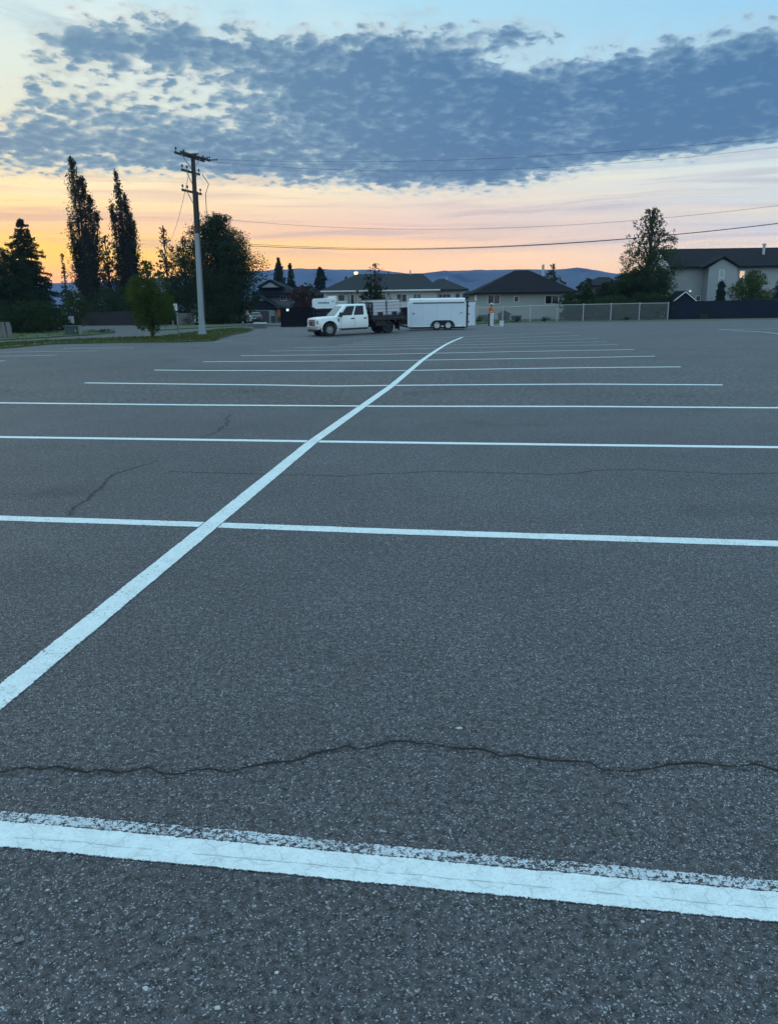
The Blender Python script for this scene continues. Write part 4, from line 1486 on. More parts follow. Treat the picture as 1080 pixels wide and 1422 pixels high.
def kiosk():
    # green utility cabinet and its grey neighbour
    g = gx(99, 52)
    c = thing('utility_cabinet', 'squat green utility cabinet on the lawn beneath the spruce', 'utility box', g)
    grn = pmat('utility_green', (.030, .055, .045), .6, var=.1)
    MB().box(-.42, .42, -.3, .3, .05, .62).build('body', grn, c, bevel=.03)
    MB().box(-.46, .46, -.34, .34, .60, .68).build('lid', grn, c, bevel=.02)
    MB().box(-.5, .5, -.38, .38, -.1, .06).build('base', M_CONC, c)
    MB().box(.30, .34, -.33, -.30, .3, .42).build('lock', M_PIPE, c)
    g = gx(108, 52)
    c = thing('utility_cabinet', 'narrow pale grey service pedestal right of the green cabinet', 'utility box', g)
    MB().box(-.17, .17, -.15, .15, 0, .60).build('body', pmat('pale_grey_cabinet', (.20, .22, .21), .6), c, bevel=.02)
    MB().box(-.19, .19, -.17, .17, .59, .66).build('lid', pmat('pale_grey_cabinet', (.20, .22, .21), .6), c, bevel=.02)
    g = gx(5, 47)
    c = thing('wooden_barrier', 'weathered grey timber post barrier at the left edge of the picture', 'barrier', g)
    for x, tl in ((-.30, .03), (.02, -.05), (.27, -.09)):
        MB().prism([(x - .14, -.1), (x + .14, -.1), (x + .14 + tl, 1.0), (x - .14 + tl, 1.02)], -.07, .07).build('post', M_GREYF, c)
    MB().box(-.45, .36, .072, .12, .55, .75).build('rail', M_GREYF, c)
    g = gx(361, 66)
    c = thing('concrete_block', 'low concrete barrier block with a pale top on the edge of the drive', 'barrier', g)
    MB().prism([(-.55, 0), (.55, 0), (.50, .36), (-.50, .36)], -.3, .3).build('body', pmat('block_concrete', (.11, .115, .115), .9, var=.2, bump=.3), c, bevel=.03)
    MB().box(-.52, .52, -.32, .32, .36, .46).build('cap', pmat('pale_cap', (.55, .55, .54), .7), c, bevel=.03)
    g = gx(99, 70)
    c = thing('real_estate_sign', 'small white yard sign board on a dark post beside the spruce', 'sign', g)
    MB().box(-.22, .24, -.03, .0, .55, 1.15).build('plate', pmat('dull_white_board', (.42, .43, .45), .7), c)
    MB().box(-.05, .02, .004, .07, 0, 1.3).build('post', M_DOOR, c)


kiosk()


def behind_fence():
    g = gx(701, 84)
    d = thing('doghouse', 'dark wooden doghouse with a pitched roof behind the wire fence', 'doghouse', g)
    br = pmat('dark_brown_wood', (.045, .038, .036), .85, var=.25)
    f = lambda px, py: L(d, px, py, 84)
    a, ze = f(693.5, 436.6); b_, _ = f(708, 436.6); pk, zp = f(700.8, 431.8)
    MB().prism([(a, -.1), (b_, -.1), (b_, ze), (pk, zp - .08), (a, ze)], 0, 1.2).build('body', br, d)
    MB().box(pk - .22, pk + .22, -.02, -.003, -.1, ze - .12).build('doorway', M_BLACKF, d)
    a, _ = f(692, 436.6); b_, _ = f(709.6, 436.6)
    v, ff = gable_y(a, b_, -.15, 1.35, ze - .02, zp, .07)
    ym = (a + b_) / 2
    MB().add([(pk if abs(x - ym) < 1e-6 else x, y, z) for x, y, z in v], ff).build('roof', br, d)
    g = gx(673, 79)
    d = thing('planter_box', 'dark low wooden planter box behind the wire fence beside the worker', 'box', g)
    MB().box(-.62, .62, 0, .6, 0, .62).build('body', br, d)
    MB().box(-.66, .66, -.04, .64, .62, .70).build('rim', pmat('reddish_cedar', (.16, .075, .06), .8), d)
    g = gx(717, 85)
    d = thing('garden_bin', 'low dark blue bin behind the wire fence right of the doghouse', 'bin', g)
    MB().prism([(-.45, 0), (.45, 0), (.52, .5), (-.52, .5)], 0, .6).build('body', M_NAVY, d)
    MB().box(-.55, .55, -.05, .65, .50, .57).build('lid', M_NAVY, d, bevel=.02)


behind_fence()


def loose_stones():
    M_ST = pmat('pale_stone', (.46, .45, .43), .8, var=.1, vs=40)
    M_SD = pmat('mid_grey_stone', (.19, .18, .17), .8, var=.2, vs=40)
    spots = [(637.5, 1012, .0085, 1.7, M_ST, 'white flake of stone lying just above the wide crack'), (470.5, 1085.5, .0062, 1.0, M_ST, 'small white stone chip between the wide crack and the nearest line'),
             (27, 1307, .012, 1.3, M_SD, 'rounded grey pebble near the lower left corner'), (66, 1237, .005, 1.3, M_ST, 'tiny pale chip just below the nearest line on the left'),
             (106, 1252, .005, 1.2, M_ST, 'pale grit chip right of the tiny chip below the nearest line'), (892, 1281, .0062, 1.1, M_ST, 'pale grain of stone below the right end of the nearest line'),
             (202, 1374, .007, 1.4, M_ST, 'flat pale stone chip near the bottom left of the asphalt'), (302, 1401, .0075, 1.3, M_ST, 'pale angular chip at the bottom edge left of the middle'),
             (384, 1352, .006, 1.2, M_ST, 'lone pale stone fleck under the middle of the nearest line')]
    for k, (px, py, r, el, mt, lb) in enumerate(spots):
        g = gpt(px, py)
        bm = bmesh.new()
        bmesh.ops.create_icosphere(bm, subdivisions=2, radius=r * .8)
        rr = random.Random(k)
        for v in bm.verts:
            v.co *= rr.uniform(.78, 1.15)
            v.co.x *= el; v.co.z *= .5
        me = bpy.data.meshes.new('pebble'); bm.to_mesh(me); bm.free(); me.materials.append(mt)
        o = bpy.data.objects.new('pebble', me); C.objects.link(o)
        o.location = g + Vector((0, 0, r * .28)); o.rotation_euler = (rr.uniform(-.2, .2), rr.uniform(-.2, .2), rr.uniform(-.5, .9))
        tag(o, lb, 'pebble', 'loose stones on the asphalt')


loose_stones()

# ------------------------------------------------------------------ vehicles
M_CARW = pmat('white_car_paint', (.80, .80, .80), .3, var=.03, coat=.6)
M_CARD = pmat('dark_car_paint', (.012, .013, .016), .3, var=.05, coat=.6)
M_CARG = pmat('charcoal_car_paint', (.022, .024, .030), .3, var=.05, coat=.6)
M_RUB = pmat('black_tyre', (.014, .014, .015), .85, var=.15, vs=6)
M_BLK = pmat('black_plastic', (.012, .012, .013), .6, var=.1)
M_CHR = pmat('chrome_trim', (.50, .50, .51), .2, metal=.5, var=.03)
M_STEEL = pmat('wheel_steel', (.27, .27, .28), .4, metal=.1)
M_WHEELW = pmat('white_wheel_steel', (.62, .64, .66), .5)
M_TINT = glassmat('tinted_car_glass', (.010, .015, .018), .04)
M_WSG = glassmat('windshield_glass', (.16, .20, .19), .03)
M_HEADL = glassmat('headlight_glass', (.30, .36, .33), .08)
M_TAIL = pmat('tail_light_red', (.22, .012, .010), .25)
M_AMB = pmat('amber_lens', (.40, .12, .015), .3)
M_DECK = pmat('deck_planks', (.105, .085, .080), .85, var=.3, vs=2.5)
M_FRAME = pmat('black_chassis', (.011, .011, .013), .7, var=.15)
M_TRW = pmat('white_trailer_skin', (.60, .65, .71), .45, var=.05, vs=.8)
M_TRS = pmat('satin_trailer_trim', (.78, .79, .80), .35, metal=.0, var=.05)


def bool_cut(o, cut):
    md = o.modifiers.new('cut', 'BOOLEAN'); md.operation = 'DIFFERENCE'; md.object = cut; md.solver = 'EXACT'
    dg = bpy.context.evaluated_depsgraph_get()
    me = bpy.data.meshes.new_from_object(o.evaluated_get(dg))
    o.modifiers.clear()
    old = o.data; o.data = me; bpy.data.meshes.remove(old)
    cm = cut.data
    bpy.data.objects.remove(cut); bpy.data.meshes.remove(cm)


def wheel(parent, x, y, r, w, rim, hub=.62, side=1, dish=.05):
    wt = MB().lathe([(r * .55, -w * .15), (r * .62, -w / 2), (r * .93, -w / 2), (r, -w * .34), (r, w * .34), (r * .93, w / 2), (r * .62, w / 2), (r * .55, w * .15)], 24, 'y')
    o = wt.build('wheel', M_RUB, parent, smooth=True)
    o.location = (x, y, r)
    s = side
    b = MB()
    b.lathe([(r * hub, -s * w * .1), (r * hub, s * w * .47), (r * (hub - .06), s * w * .50), (r * (hub - .10), s * w * .38), (r * .40, s * (w * .30)), (r * .22, s * (w * .36)), (r * .18, s * (w * .52)), (.01, s * (w * .54))], 20, 'y')
    rm = b.build('rim', rim, o, smooth=True)
    hb = MB()
    for k in range(8):
        a = k * math.pi / 4
        c = Vector((math.cos(a) * r * .46, s * (w * .345), math.sin(a) * r * .46))
        hb.lathe([(r * .07, -.004), (r * .07, .004)], 8, 'y', c=c)
    hb.build('rim_holes', M_BLK, o)
    return o


def ring(x, w, zb, zt, tuck=.06, shoulder=.10, crown=.03):
    """Cross-section of a vehicle body at station x."""
    h = zt - zb
    return [(x, -w + tuck, zb), (x, -w, zb + h * .22), (x, -w, zb + h * .70), (x, -w + tuck * .6, zt - shoulder * .4), (x, -w + shoulder, zt), (x, -w * .4, zt + crown), (x, w * .4, zt + crown), (x, w - shoulder, zt), (x, w - tuck * .6, zt - shoulder * .4), (x, w, zb + h * .70), (x, w, zb + h * .22), (x, w - tuck, zb)]


def truck():
    fx, fy = at(457.6, 460, 50.6).x, 50.6      # near front wheel
    ps = R(25)
    h = Vector((-math.cos(ps), -math.sin(ps), 0)); left = Vector((math.sin(ps), -math.cos(ps), 0))
    o = Vector((fx, fy, 0)) - left * .88
    zf = zg(fx, fy) ; rear = Vector((fx, fy, 0)) - h * 4.1
    zr = zg(rear.x, rear.y)
    t = thing('pickup_truck', 'white crew cab flatbed truck carrying caged water totes, parked nose left', 'truck', (o.x, o.y, zf))
    t.rotation_euler = (0, math.atan2(zr - zf, 4.1), math.atan2(h.y, h.x))
    WB = 4.1
    # body: hood and cab lower
    st = [(.84, .80, .60, 1.03, .05), (.81, .91, .57, 1.11, .08), (.68, .98, .55, 1.155, .12), (.4, .99, .52, 1.18, .12), (0, 1.0, .50, 1.19, .1), (-.45, 1.0, .48, 1.21, .1), (-.72, 1.0, .46, 1.22, .08), (-1.5, 1.0, .46, 1.225, .06), (-2.62, 1.0, .46, 1.235, .06), (-2.68, .985, .48, 1.23, .06)]
    body = MB().loft([ring(x, w, zb, zt, .05, sh) for x, w, zb, zt, sh in st])
    # greenhouse
    lo = [(-.58, .94, 1.27), (-2.78, .94, 1.30), (-2.72, .80, 1.90), (-1.40, .80, 1.90)]
    A, B_, C_, D_ = lo
    mir = lambda p: (p[0], -p[1], p[2])
    rings = []
    for k in range(6):
        u = k / 5
        x0 = -.40 + (-1.10 + .40) * u; x1 = -2.66 + (-2.60 + 2.66) * u
        w = .94 + (.80 - .94) * u; z = 1.18 + .70 * u
        rings.append([(x0, -w * .80, z), (x0 - .10, -w, z), (x1, -w, z), (x1, w, z), (x0 - .10, w, z), (x0, w * .80, z)])
    rings.append([(-1.20, -.60, 1.945), (-1.25, -.70, 1.94), (-2.56, -.70, 1.93), (-2.56, .70, 1.93), (-1.25, .70, 1.94), (-1.20, .60, 1.945)])
    MB().loft(rings).build('cab_roof', M_CARW, t, smooth=True)
    bo = body.build('cab_body', M_CARW, t, smooth=True)
    C.objects.update() if hasattr(C.objects, 'update') else None
    cut = MB()
    for s in (-1, 1):
        cut.lathe([(.53, s * .62), (.53, s * 1.3)], 28, 'y', c=(0, 0, .44))
    co_ = cut.build('cutter', M_BLK, t)
    bpy.context.view_layer.update()
    bool_cut(bo, co_)
    ln = MB()
    for s in (-1, 1):
        ln.lathe([(.56, s * .60), (.56, s * .66)], 28, 'y', c=(0, 0, .44))
    ln.build('wheel_liner', M_BLK, t)
    for s in (-1, 1):
        lip = MB()
        pts = [(math.cos(a) * .545, s * 1.0, .44 + math.sin(a) * .545) for a in [R(-12 + 204 * i / 20) for i in range(21)]]
        lip.tube(pts, .022, 6)
        lip.build('arch_lip', M_CARW, t, smooth=True)
    # windows
    for s in (1, -1):
        q = [(-.52, s * .94, 1.18), (-2.66, s * .94, 1.18), (-2.60, s * .80, 1.88), (-1.20, s * .80, 1.88)]
        if s < 0:
            q = [q[1], q[0], q[3], q[2]]
        def uv(a, b):
            return (a, b) if s > 0 else (1 - b, 1 - a)
        off = -.004
        for a, b in ((.10, .475), (.535, .88)):
            u0, u1 = uv(a, b)
            n = MB().patch(q, u0, u1, .10, .90, .007)
            # make sure the plate sits outside the cab
            w = n.build('side_window', M_TINT, t)
        MB().box(-.80, -.62, s * .97 - .02, s * .97 + .02, 1.20, 1.26).build('mirror_arm', M_BLK, t)
        MB().box(-.80, -.66, s * 1.02 if s > 0 else -1.26, 1.26 if s > 0 else -1.02, 1.17, 1.46).build('wing_mirror', M_BLK, t, bevel=.03)
        for xh in (-1.58, -2.46):
            MB().box(xh - .12, xh + .10, s * 1.0 - .02, s * 1.0 + .03, 1.01, 1.07).build('door_handle', M_BLK, t, bevel=.01)
        sm = MB()
        for xs in (-.78, -1.72):
            sm.box(xs - .007, xs + .007, s * .997, s * 1.0035, .56, 1.17)
        sm.build('door_seam', M_BLK, t)
        MB().box(-.66, -.57, s * 1.0 - .01, s * 1.0 + .012, .88, 1.08).build('fender_vent', M_BLK, t)
        MB().tube([(-.75, s * .98, .40), (-2.6, s * .98, .40)], .055, 8).build('side_step', M_BLK, t)
        MB().patch([(.985, .0, 0)] * 4, 0, 1, 0, 1, 0) if False else None
        MB().box(.52, .835, min(s * .60, s * .955), max(s * .60, s * .955), .76, 1.02).build('headlight', M_HEADL, t, bevel=.04)
    ws = [(-.405, -.73, 1.19), (-.405, .73, 1.19), (-1.092, .63, 1.872), (-1.092, -.63, 1.872)]
    MB().patch(ws, .02, .98, .08, .94, .010).build('windshield', M_WSG, t)
    MB().patch([(-2.665, .80, 1.28), (-2.665, -.80, 1.28), (-2.61, -.70, 1.84), (-2.61, .70, 1.84)], .06, .94, .1, .9, .01).build('rear_window', M_TINT, t)
    # face of the truck
    MB().box(.77, .86, -.58, .58, .66, 1.05).build('grille', M_BLK, t, bevel=.03)
    g = MB()
    for z in (.76, .86, .96):
        g.box(.85, .885, -.54, .54, z - .025, z + .025)
    g.box(.85, .89, -.59, .59, 1.02, 1.07)
    g.build('grille_bar', M_CHR, t)
    MB().lathe([(.12, .88), (.12, .905), (.09, .91)], 18, 'x', c=(0, 0, .86)).build('emblem', pmat('blue_emblem', (.012, .03, .10), .3), t)
    bp = MB().loft([[(x, -w, z0), (x, w, z0), (x, w, z1), (x, -w, z1)] for x, w, z0, z1 in ((.60, 1.0, .46, .66), (.80, .97, .44, .67), (.92, .82, .45, .66), (.95, .60, .46, .65))])
    bp.build('front_bumper', M_CHR, t, bevel=.02)
    MB().box(.70, .91, -.7, .7, .30, .43).build('air_dam', M_BLK, t, bevel=.03)
    for s in (1, -1):
        MB().lathe([(.07, 0), (.07, .03), (.0, .035)], 12, 'x', c=(.925, s * .68, .54)).build('fog_light', M_HEADL, t)
    # wheels
    wheel(t, 0, .86, .40, .27, M_STEEL, .56, 1); wheel(t, 0, -.86, .40, .27, M_STEEL, .56, -1)
    for s in (1, -1):
        wheel(t, -WB, s * .87, .40, .25, M_FRAME, .58, s); wheel(t, -WB, s * .59, .40, .25, M_FRAME, .58, s)
    # chassis and flat deck
    f = MB()
    for s in (1, -1):
        f.box(-5.1, .8, s * .42 - .05, s * .42 + .05, .50, .68)
    f.box(-4.2, -4.0, -.75, .75, .34, .48)
    f.box(-.1, .1, -.75, .75, .34, .46)
    f.tube([(.9, 0, .45), (-4.8, .1, .48)], .05, 8)
    f.build('chassis', M_FRAME, t)
    MB().box(-5.32, -2.92, -1.10, 1.10, .94, 1.0).build('deck', M_DECK, t)
    sk = MB()
    for s in (1, -1):
        sk.box(-5.34, -2.92, s * 1.12 - .02, s * 1.12 + .02, .84, .985)
    sk.box(-5.36, -5.32, -1.12, 1.12, .84, .985)
    for x in (-3.1, -3.6, -4.1, -4.6, -5.1):
        sk.box(x - .05, x + .05, -1.08, 1.08, .70, .935)
    sk.build('deck_frame', M_FRAME, t)
    hr = MB()
    for y in (-1.06, -.55, .55, 1.06):
        hr.box(-2.98, -2.91, y - .035, y + .035, 1.0, 1.96)
    for z in (1.0, 1.30, 1.60, 1.93):
        hr.box(-2.975, -2.915, -1.025, 1.025, z, z + .07)
    hr.build('headboard', M_FRAME, t)
    for s in (1, -1):
        MB().box(-3.95, -3.2, s * .80 - .2, s * .80 + .25, .48, .82).build('tool_box', M_FRAME, t, bevel=.02)
        MB().box(-4.86, -4.84, s * .75 - .33, s * .75 + .33, .22, .80).build('mud_flap', M_BLK, t)
        MB().box(-5.385, -5.36, s * .85 - .12, s * .85 + .12, .72, .82).build('tail_light', M_TAIL, t)
    MB().box(-5.5, -5.05, -.06, .06, .44, .54).tube([(-5.48, 0, .54), (-5.48, 0, .60)], .03).build('hitch', M_FRAME, t)
    return t


TR = truck()
bpy.context.view_layer.update()
MT = TR.matrix_world.copy()

M_TOTE = pmat('white_poly_tank', (.74, .72, .75), .5, var=.06, vs=1.5)
M_CAGE = pmat('galvanised_cage', (.20, .20, .23), .5, metal=.5, var=.1)


def tote(lx, ly, label, rz=0):
    o = thing('water_tote', label, 'tote', group='caged water totes on the truck')
    W, D, H = .98, .98, 1.14
    MB().box(-.46, .46, -.46, .46, .17, H - .05).build('tank', M_TOTE, o, bevel=.06)
    MB().lathe([(.12, 0), (.12, .04), (.04, .05)], 14, c=(0, 0, H - .05)).build('lid', M_BLK, o)
    c = MB()
    w = W / 2
    for z in (.16, .36, .56, .76, .96, H - .01):
        t_ = .02 if z in (.16, H - .01) else .012
        for s in (1, -1):
            c.box(-w, w, s * w - t_ / 2, s * w + t_ / 2, z - t_, z + t_)
            c.box(s * w - t_ / 2, s * w + t_ / 2, -w + .011, w - .011, z - t_ * .9, z + t_ * .9)
    n = 7
    for i in range(n + 1):
        a = -w + 2 * w * i / n
        for s in (1, -1):
            c.box(a - .008, a + .008, s * (w + .010) - .008, s * (w + .010) + .008, .14, H)
            c.box(s * (w + .010) - .008, s * (w + .010) + .008, a - .008, a + .008, .14, H)
    c.build('cage', M_CAGE, o)
    p = MB()
    for y in (-.42, 0, .42):
        p.box(-.48, .48, y - .06, y + .06, 0, .10)
    p.box(-.49, .49, -.49, .49, .10, .135)
    p.build('pallet', M_BLK, o)
    MB().box(-.18, .14, .46, .56, .16, .36).tube([(0, .54, .24), (0, .66, .22)], .045, 8).build('valve', M_BLK, o)
    o.matrix_world = MT @ Matrix.Translation((lx, ly, 1.003)) @ Matrix.Rotation(rz, 4, 'Z')
    return o


tote(-3.52, .54, 'front caged white tote on the flatbed, next to the black headboard')
tote(-4.53, .54, 'rear caged white tote on the near side of the flatbed')
tote(-3.52, -.54, 'caged white tote on the far side of the flatbed showing above the cab roof')


def deck_gear():
    o = thing('coiled_hose', 'tangled black hose heaped on the rear corner of the flatbed', 'hose')
    pts = []
    rr = random.Random(5)
    for i in range(120):
        a = i * .42
        pts.append((math.cos(a) * (.22 + .05 * math.sin(i * .37)), math.sin(a) * (.18 + .04 * math.cos(i * .23)), .04 + .24 * i / 120 + rr.uniform(-.012, .012)))
    pts += [(.40, .1, .2), (.55, .12, .08), (.75, .05, .04)]
    MB().tube(pts, .024, 6).build('hose', M_RUB, o, smooth=True)
    MB().lathe([(.05, 0), (.05, .10), (.03, .16)], 10, c=(.78, .05, .02)).build('nozzle', M_STEEL, o)
    o.matrix_world = MT @ Matrix.Translation((-5.02, .86, 1.003))
    p = thing('motor_pump', 'small dark motor pump strapped beside the hose on the flatbed', 'pump')
    MB().box(-.22, .22, -.14, .14, .05, .20).lathe([(.13, -.2), (.13, .12), (.08, .14)], 14, 'x', c=(0, 0, .30)).build('engine', M_BLK, p)
    fr = MB()
    for s in (-1, 1):
        fr.tube([(-.28, s * .2, 0), (-.28, s * .2, .46), (.28, s * .2, .46), (.28, s * .2, 0)], .018, 6)
    fr.build('frame', M_FRAME, p)
    MB().box(-.1, .1, -.1, .1, .43, .53).build('tank', pmat('dark_red_tank', (.06, .012, .012), .4), p, bevel=.02)
    p.matrix_world = MT @ Matrix.Translation((-5.05, .30, 1.003))


deck_gear()


def trailer():
    Yn = 55.0
    a = at(566.8, 450, Yn); b_ = at(646.6, 450, Yn)
    Ln = b_.x - a.x
    zb = zg((a.x + b_.x) / 2, Yn)
    t = thing('cargo_trailer', 'white enclosed tandem axle trailer hitched behind the flatbed truck', 'trailer', ((a.x + b_.x) / 2, Yn + 1.02, zb))
    hx = Ln / 2; W = 1.02
    z0 = at(607, 453.2, Yn).z - zb; z1 = at(607, 413.6, Yn).z - zb; zl = at(607, 419.0, Yn).z - zb
    MB().box(-hx, hx, -W, W, z0, zl).build('body', M_TRW, t, bevel=.03)
    MB().loft([[(x, -w, zl - .01), (x, w, zl - .01), (x, w, z1 - .10), (x, w - .12, z1), (x, -w + .12, z1), (x, -w, z1 - .10)] for x, w in ((-hx + .10, W - .04), (-hx + .16, W), (hx - .1, W), (hx - .06, W - .04))]).build('roof', M_TRS, t)
    MB().box(-hx + .33, hx - .12, -W - .025, -W - .003, zl - .10, zl - .025).build('drip_rail', pmat('dark_rail', (.05, .07, .085), .5), t)
    tr = MB()
    tr.box(-hx - .01, hx + .01, -W - .018, -W - .002, z0 - .02, z0 + .055)
    for x in (-hx, hx):
        tr.box(x - .04, x + .04, -W - .016, -W - .002, z0 + .06, zl - .005)
    tr.build('corner_trim', M_TRS, t)
    sm = MB()
    n = 4
    for i in range(1, n):
        x = -hx + 2 * hx * i / n
        sm.box(x - .006, x + .006, -W - .006, -W - .001, z0 + .08, zl - .12)
    sm.build('panel_seam', pmat('grey_seam', (.36, .38, .41), .6), t)
    # small fittings on the side
    x = at(574, 435, Yn).x - t.location.x; z = at(574, 435, Yn).z - zb
    MB().box(x - .07, x + .07, -W - .03, -W - .003, z - .06, z + .05).build('vent', M_STEEL, t)
    x = at(640, 435, Yn).x - t.location.x
    MB().box(x - .09, x + .09, -W - .03, -W - .003, z - .03, z + .03).build('latch', M_STEEL, t)
    for px in (569, 605, 643):
        x = at(px, 450, Yn).x - t.location.x
        MB().box(x - .045, x + .045, -W - .03, -W - .019, z0 + .005, z0 + .04).build('marker_light', M_AMB, t)
    # tandem wheels and their arch
    x1 = at(606.4, 455, Yn).x - t.location.x; x2 = at(622.2, 455, Yn).x - t.location.x
    r = .325
    for x in (x1, x2):
        wheel(t, x, -W + .11 - .06, r, .20, M_WHEELW, .62, -1); wheel(t, x, W - .05, r, .20, M_WHEELW, .62, 1)
    f0 = x1 - .46; f1 = x2 + .46
    for s in (-1, 1):
        outer = [(f0, z0 - .06), (f0 + .04, z0 + .16), (f0 + .17, z0 + .34), (f0 + .34, z0 + .42), (f1 - .34, z0 + .42), (f1 - .17, z0 + .34), (f1 - .04, z0 + .16), (f1, z0 - .06)]
        inner = [(f1 - .09, z0 - .06), (f1 - .13, z0 + .14), (f1 - .22, z0 + .28), (f1 - .36, z0 + .345), (f0 + .36, z0 + .345), (f0 + .22, z0 + .28), (f0 + .13, z0 + .14), (f0 + .09, z0 - .06)]
        ya, yb = sorted((s * (W + .005), s * (W + .16)))
        MB().prism(outer + inner, ya, yb).build('fender', M_BLK, t)
        ya, yb = sorted((s * (W + .0015), s * (W + .012)))
        MB().prism(inner[::-1], ya, yb).build('arch_liner', M_BLK, t)
    ch = MB()
    for s in (-1, 1):
        ch.box(-hx + .1, hx - .05, s * .8 - .04, s * .8 + .04, z0 - .14, z0 - .003)
    for x in (x1, x2):
        ch.tube([(x, -W + .1, r), (x, W - .1, r)], .045, 8)
    ch.build('chassis', M_FRAME, t)
    tg = MB()
    tip = Vector((-hx - 1.15, -.35, .46))
    for s in (-1, 1):
        tg.beam((-hx + .2, s * .7 - .0, z0 - .07), tip, .07, .10)
    tg.tube([(-hx - .62, -.25, .05), (-hx - .62, -.25, .95)], .035, 8)
    tg.lathe([(.10, 0), (.10, .03)], 12, c=(-hx - .62, -.25, .02))
    tg.lathe([(.06, -.05), (.07, .04), (.03, .08)], 10, c=tip)
    tg.build('tongue', M_FRAME, t)
    # rear frame and the open back door
    MB().box(hx + .012, hx + .10, -W - .03, W + .0, z0 - .10, z1 - .22).build('rear_frame', M_FRAME, t)
    zt = at(655, 419.4, Yn + .2).z - zb; zd = at(655, 451.6, Yn + .2).z - zb
    x0 = hx + .16; xe = at(660.2, 440, Yn + .6).x - t.location.x
    d = MB()
    q = Matrix.Translation((x0, -W + .05, 0)) @ Matrix.Rotation(R(52), 4, 'Z')
    wd_ = (xe - x0) / math.cos(R(52))
    d.box(0, wd_, -.025, .025, zd, zt, q)
    dr = d.build('rear_door', M_TRW, t)
    hb = MB()
    for z in (zd + .25, (zd + zt) / 2, zt - .25):
        hb.box(-.06, .10, -.045, -.027, z - .04, z + .04, q)
    hb.build('hinge', M_FRAME, dr)
    MB().tube([q @ Vector((wd_ - .12, -.05, zd + .1)), q @ Vector((wd_ - .12, -.05, zt - .1))], .014, 6).build('lock_rod', M_STEEL, dr)
    MB().box(hx + .02, hx + .10, -W + .1, -W + .25, z0 + .05, z0 + .14).build('tail_light', M_TAIL, t)


trailer()


def camper():
    Y = 77.0
    g = gx(455, Y)
    t = thing('camper_trailer', 'white camper with a roof air conditioner showing above the black fence', 'camper', g)
    f = lambda px, py, dy=0: L(t, px, py, Y + dy)
    xa, zt = f(433, 414.9); xb, zb = f(466, 427.6)
    xc, _ = f(482, 418, 3.4)
    MB().prism([(xa, .95), (xb, .55), (xb, zt + .04), (xa + .15, zt + .02), (xa, zt - .12)], 0, 2.4).build('body', pmat('white_camper_skin', (.76, .78, .80), .4, var=.04), t, bevel=.05)
    MB().box(xb + .004, xc, .35, 2.4, .55, zt - .22).build('rear_body', pmat('camper_side', (.42, .46, .47), .5), t, bevel=.06)
    x0, z1 = f(454, 410.5, .8); x1, _ = f(467, 410.5, .8)
    MB().loft([[(x, .7 + k, zt + .03), (x, 1.5 - k, zt + .03), (x, 1.5 - k, z1 - kz), (x, .7 + k, z1 - kz)] for x, k, kz in ((x0, .1, .16), (x0 + .15, .0, .02), (x1 - .1, .0, 0), (x1, .08, .08))]).build('air_conditioner', M_WHITE, t)
    x, z = f(452.4, 408.5, 1.2)
    MB().tube([(x, 1.2, zt), (x, 1.2, z)], .05, 8).build('roof_pipe', M_PIPE, t)
    # worn, unreadable dark lettering strip on the side
    b = MB()
    xs, zs = f(441.5, 420.2, 0); xe, _ = f(457.5, 420.7, 0)
    n = 12
    rr = random.Random(2)
    for i in range(n):
        xx = xs + (xe - xs) * i / n
        w = (xe - xs) / n * .72
        b.box(xx, xx + w, -.012, -.003, zs - .075 - rr.uniform(0, .02), zs + .06 + rr.uniform(-.03, .04))
    b.build('lettering', pmat('faded_navy_lettering', (.07, .10, .19), .6), t)
    MB().box(xb - .35, xb - .15, -.010, -.003, zt - .30, zt - .22).build('marker_light', pmat('faded_navy_lettering', (.07, .10, .19), .6), t)
    for x in ((xa + xb) / 2 + .3, (xa + xb) / 2 + 1.1):
        wheel(t, x, .16, .36, .2, M_WHEELW, .6, -1)
        wheel(t, x, 2.2, .36, .2, M_WHEELW, .6, 1)
    MB().box(xa + .5, xc - .1, .3, 2.1, .42, .56).build('chassis', M_FRAME, t)


camper()


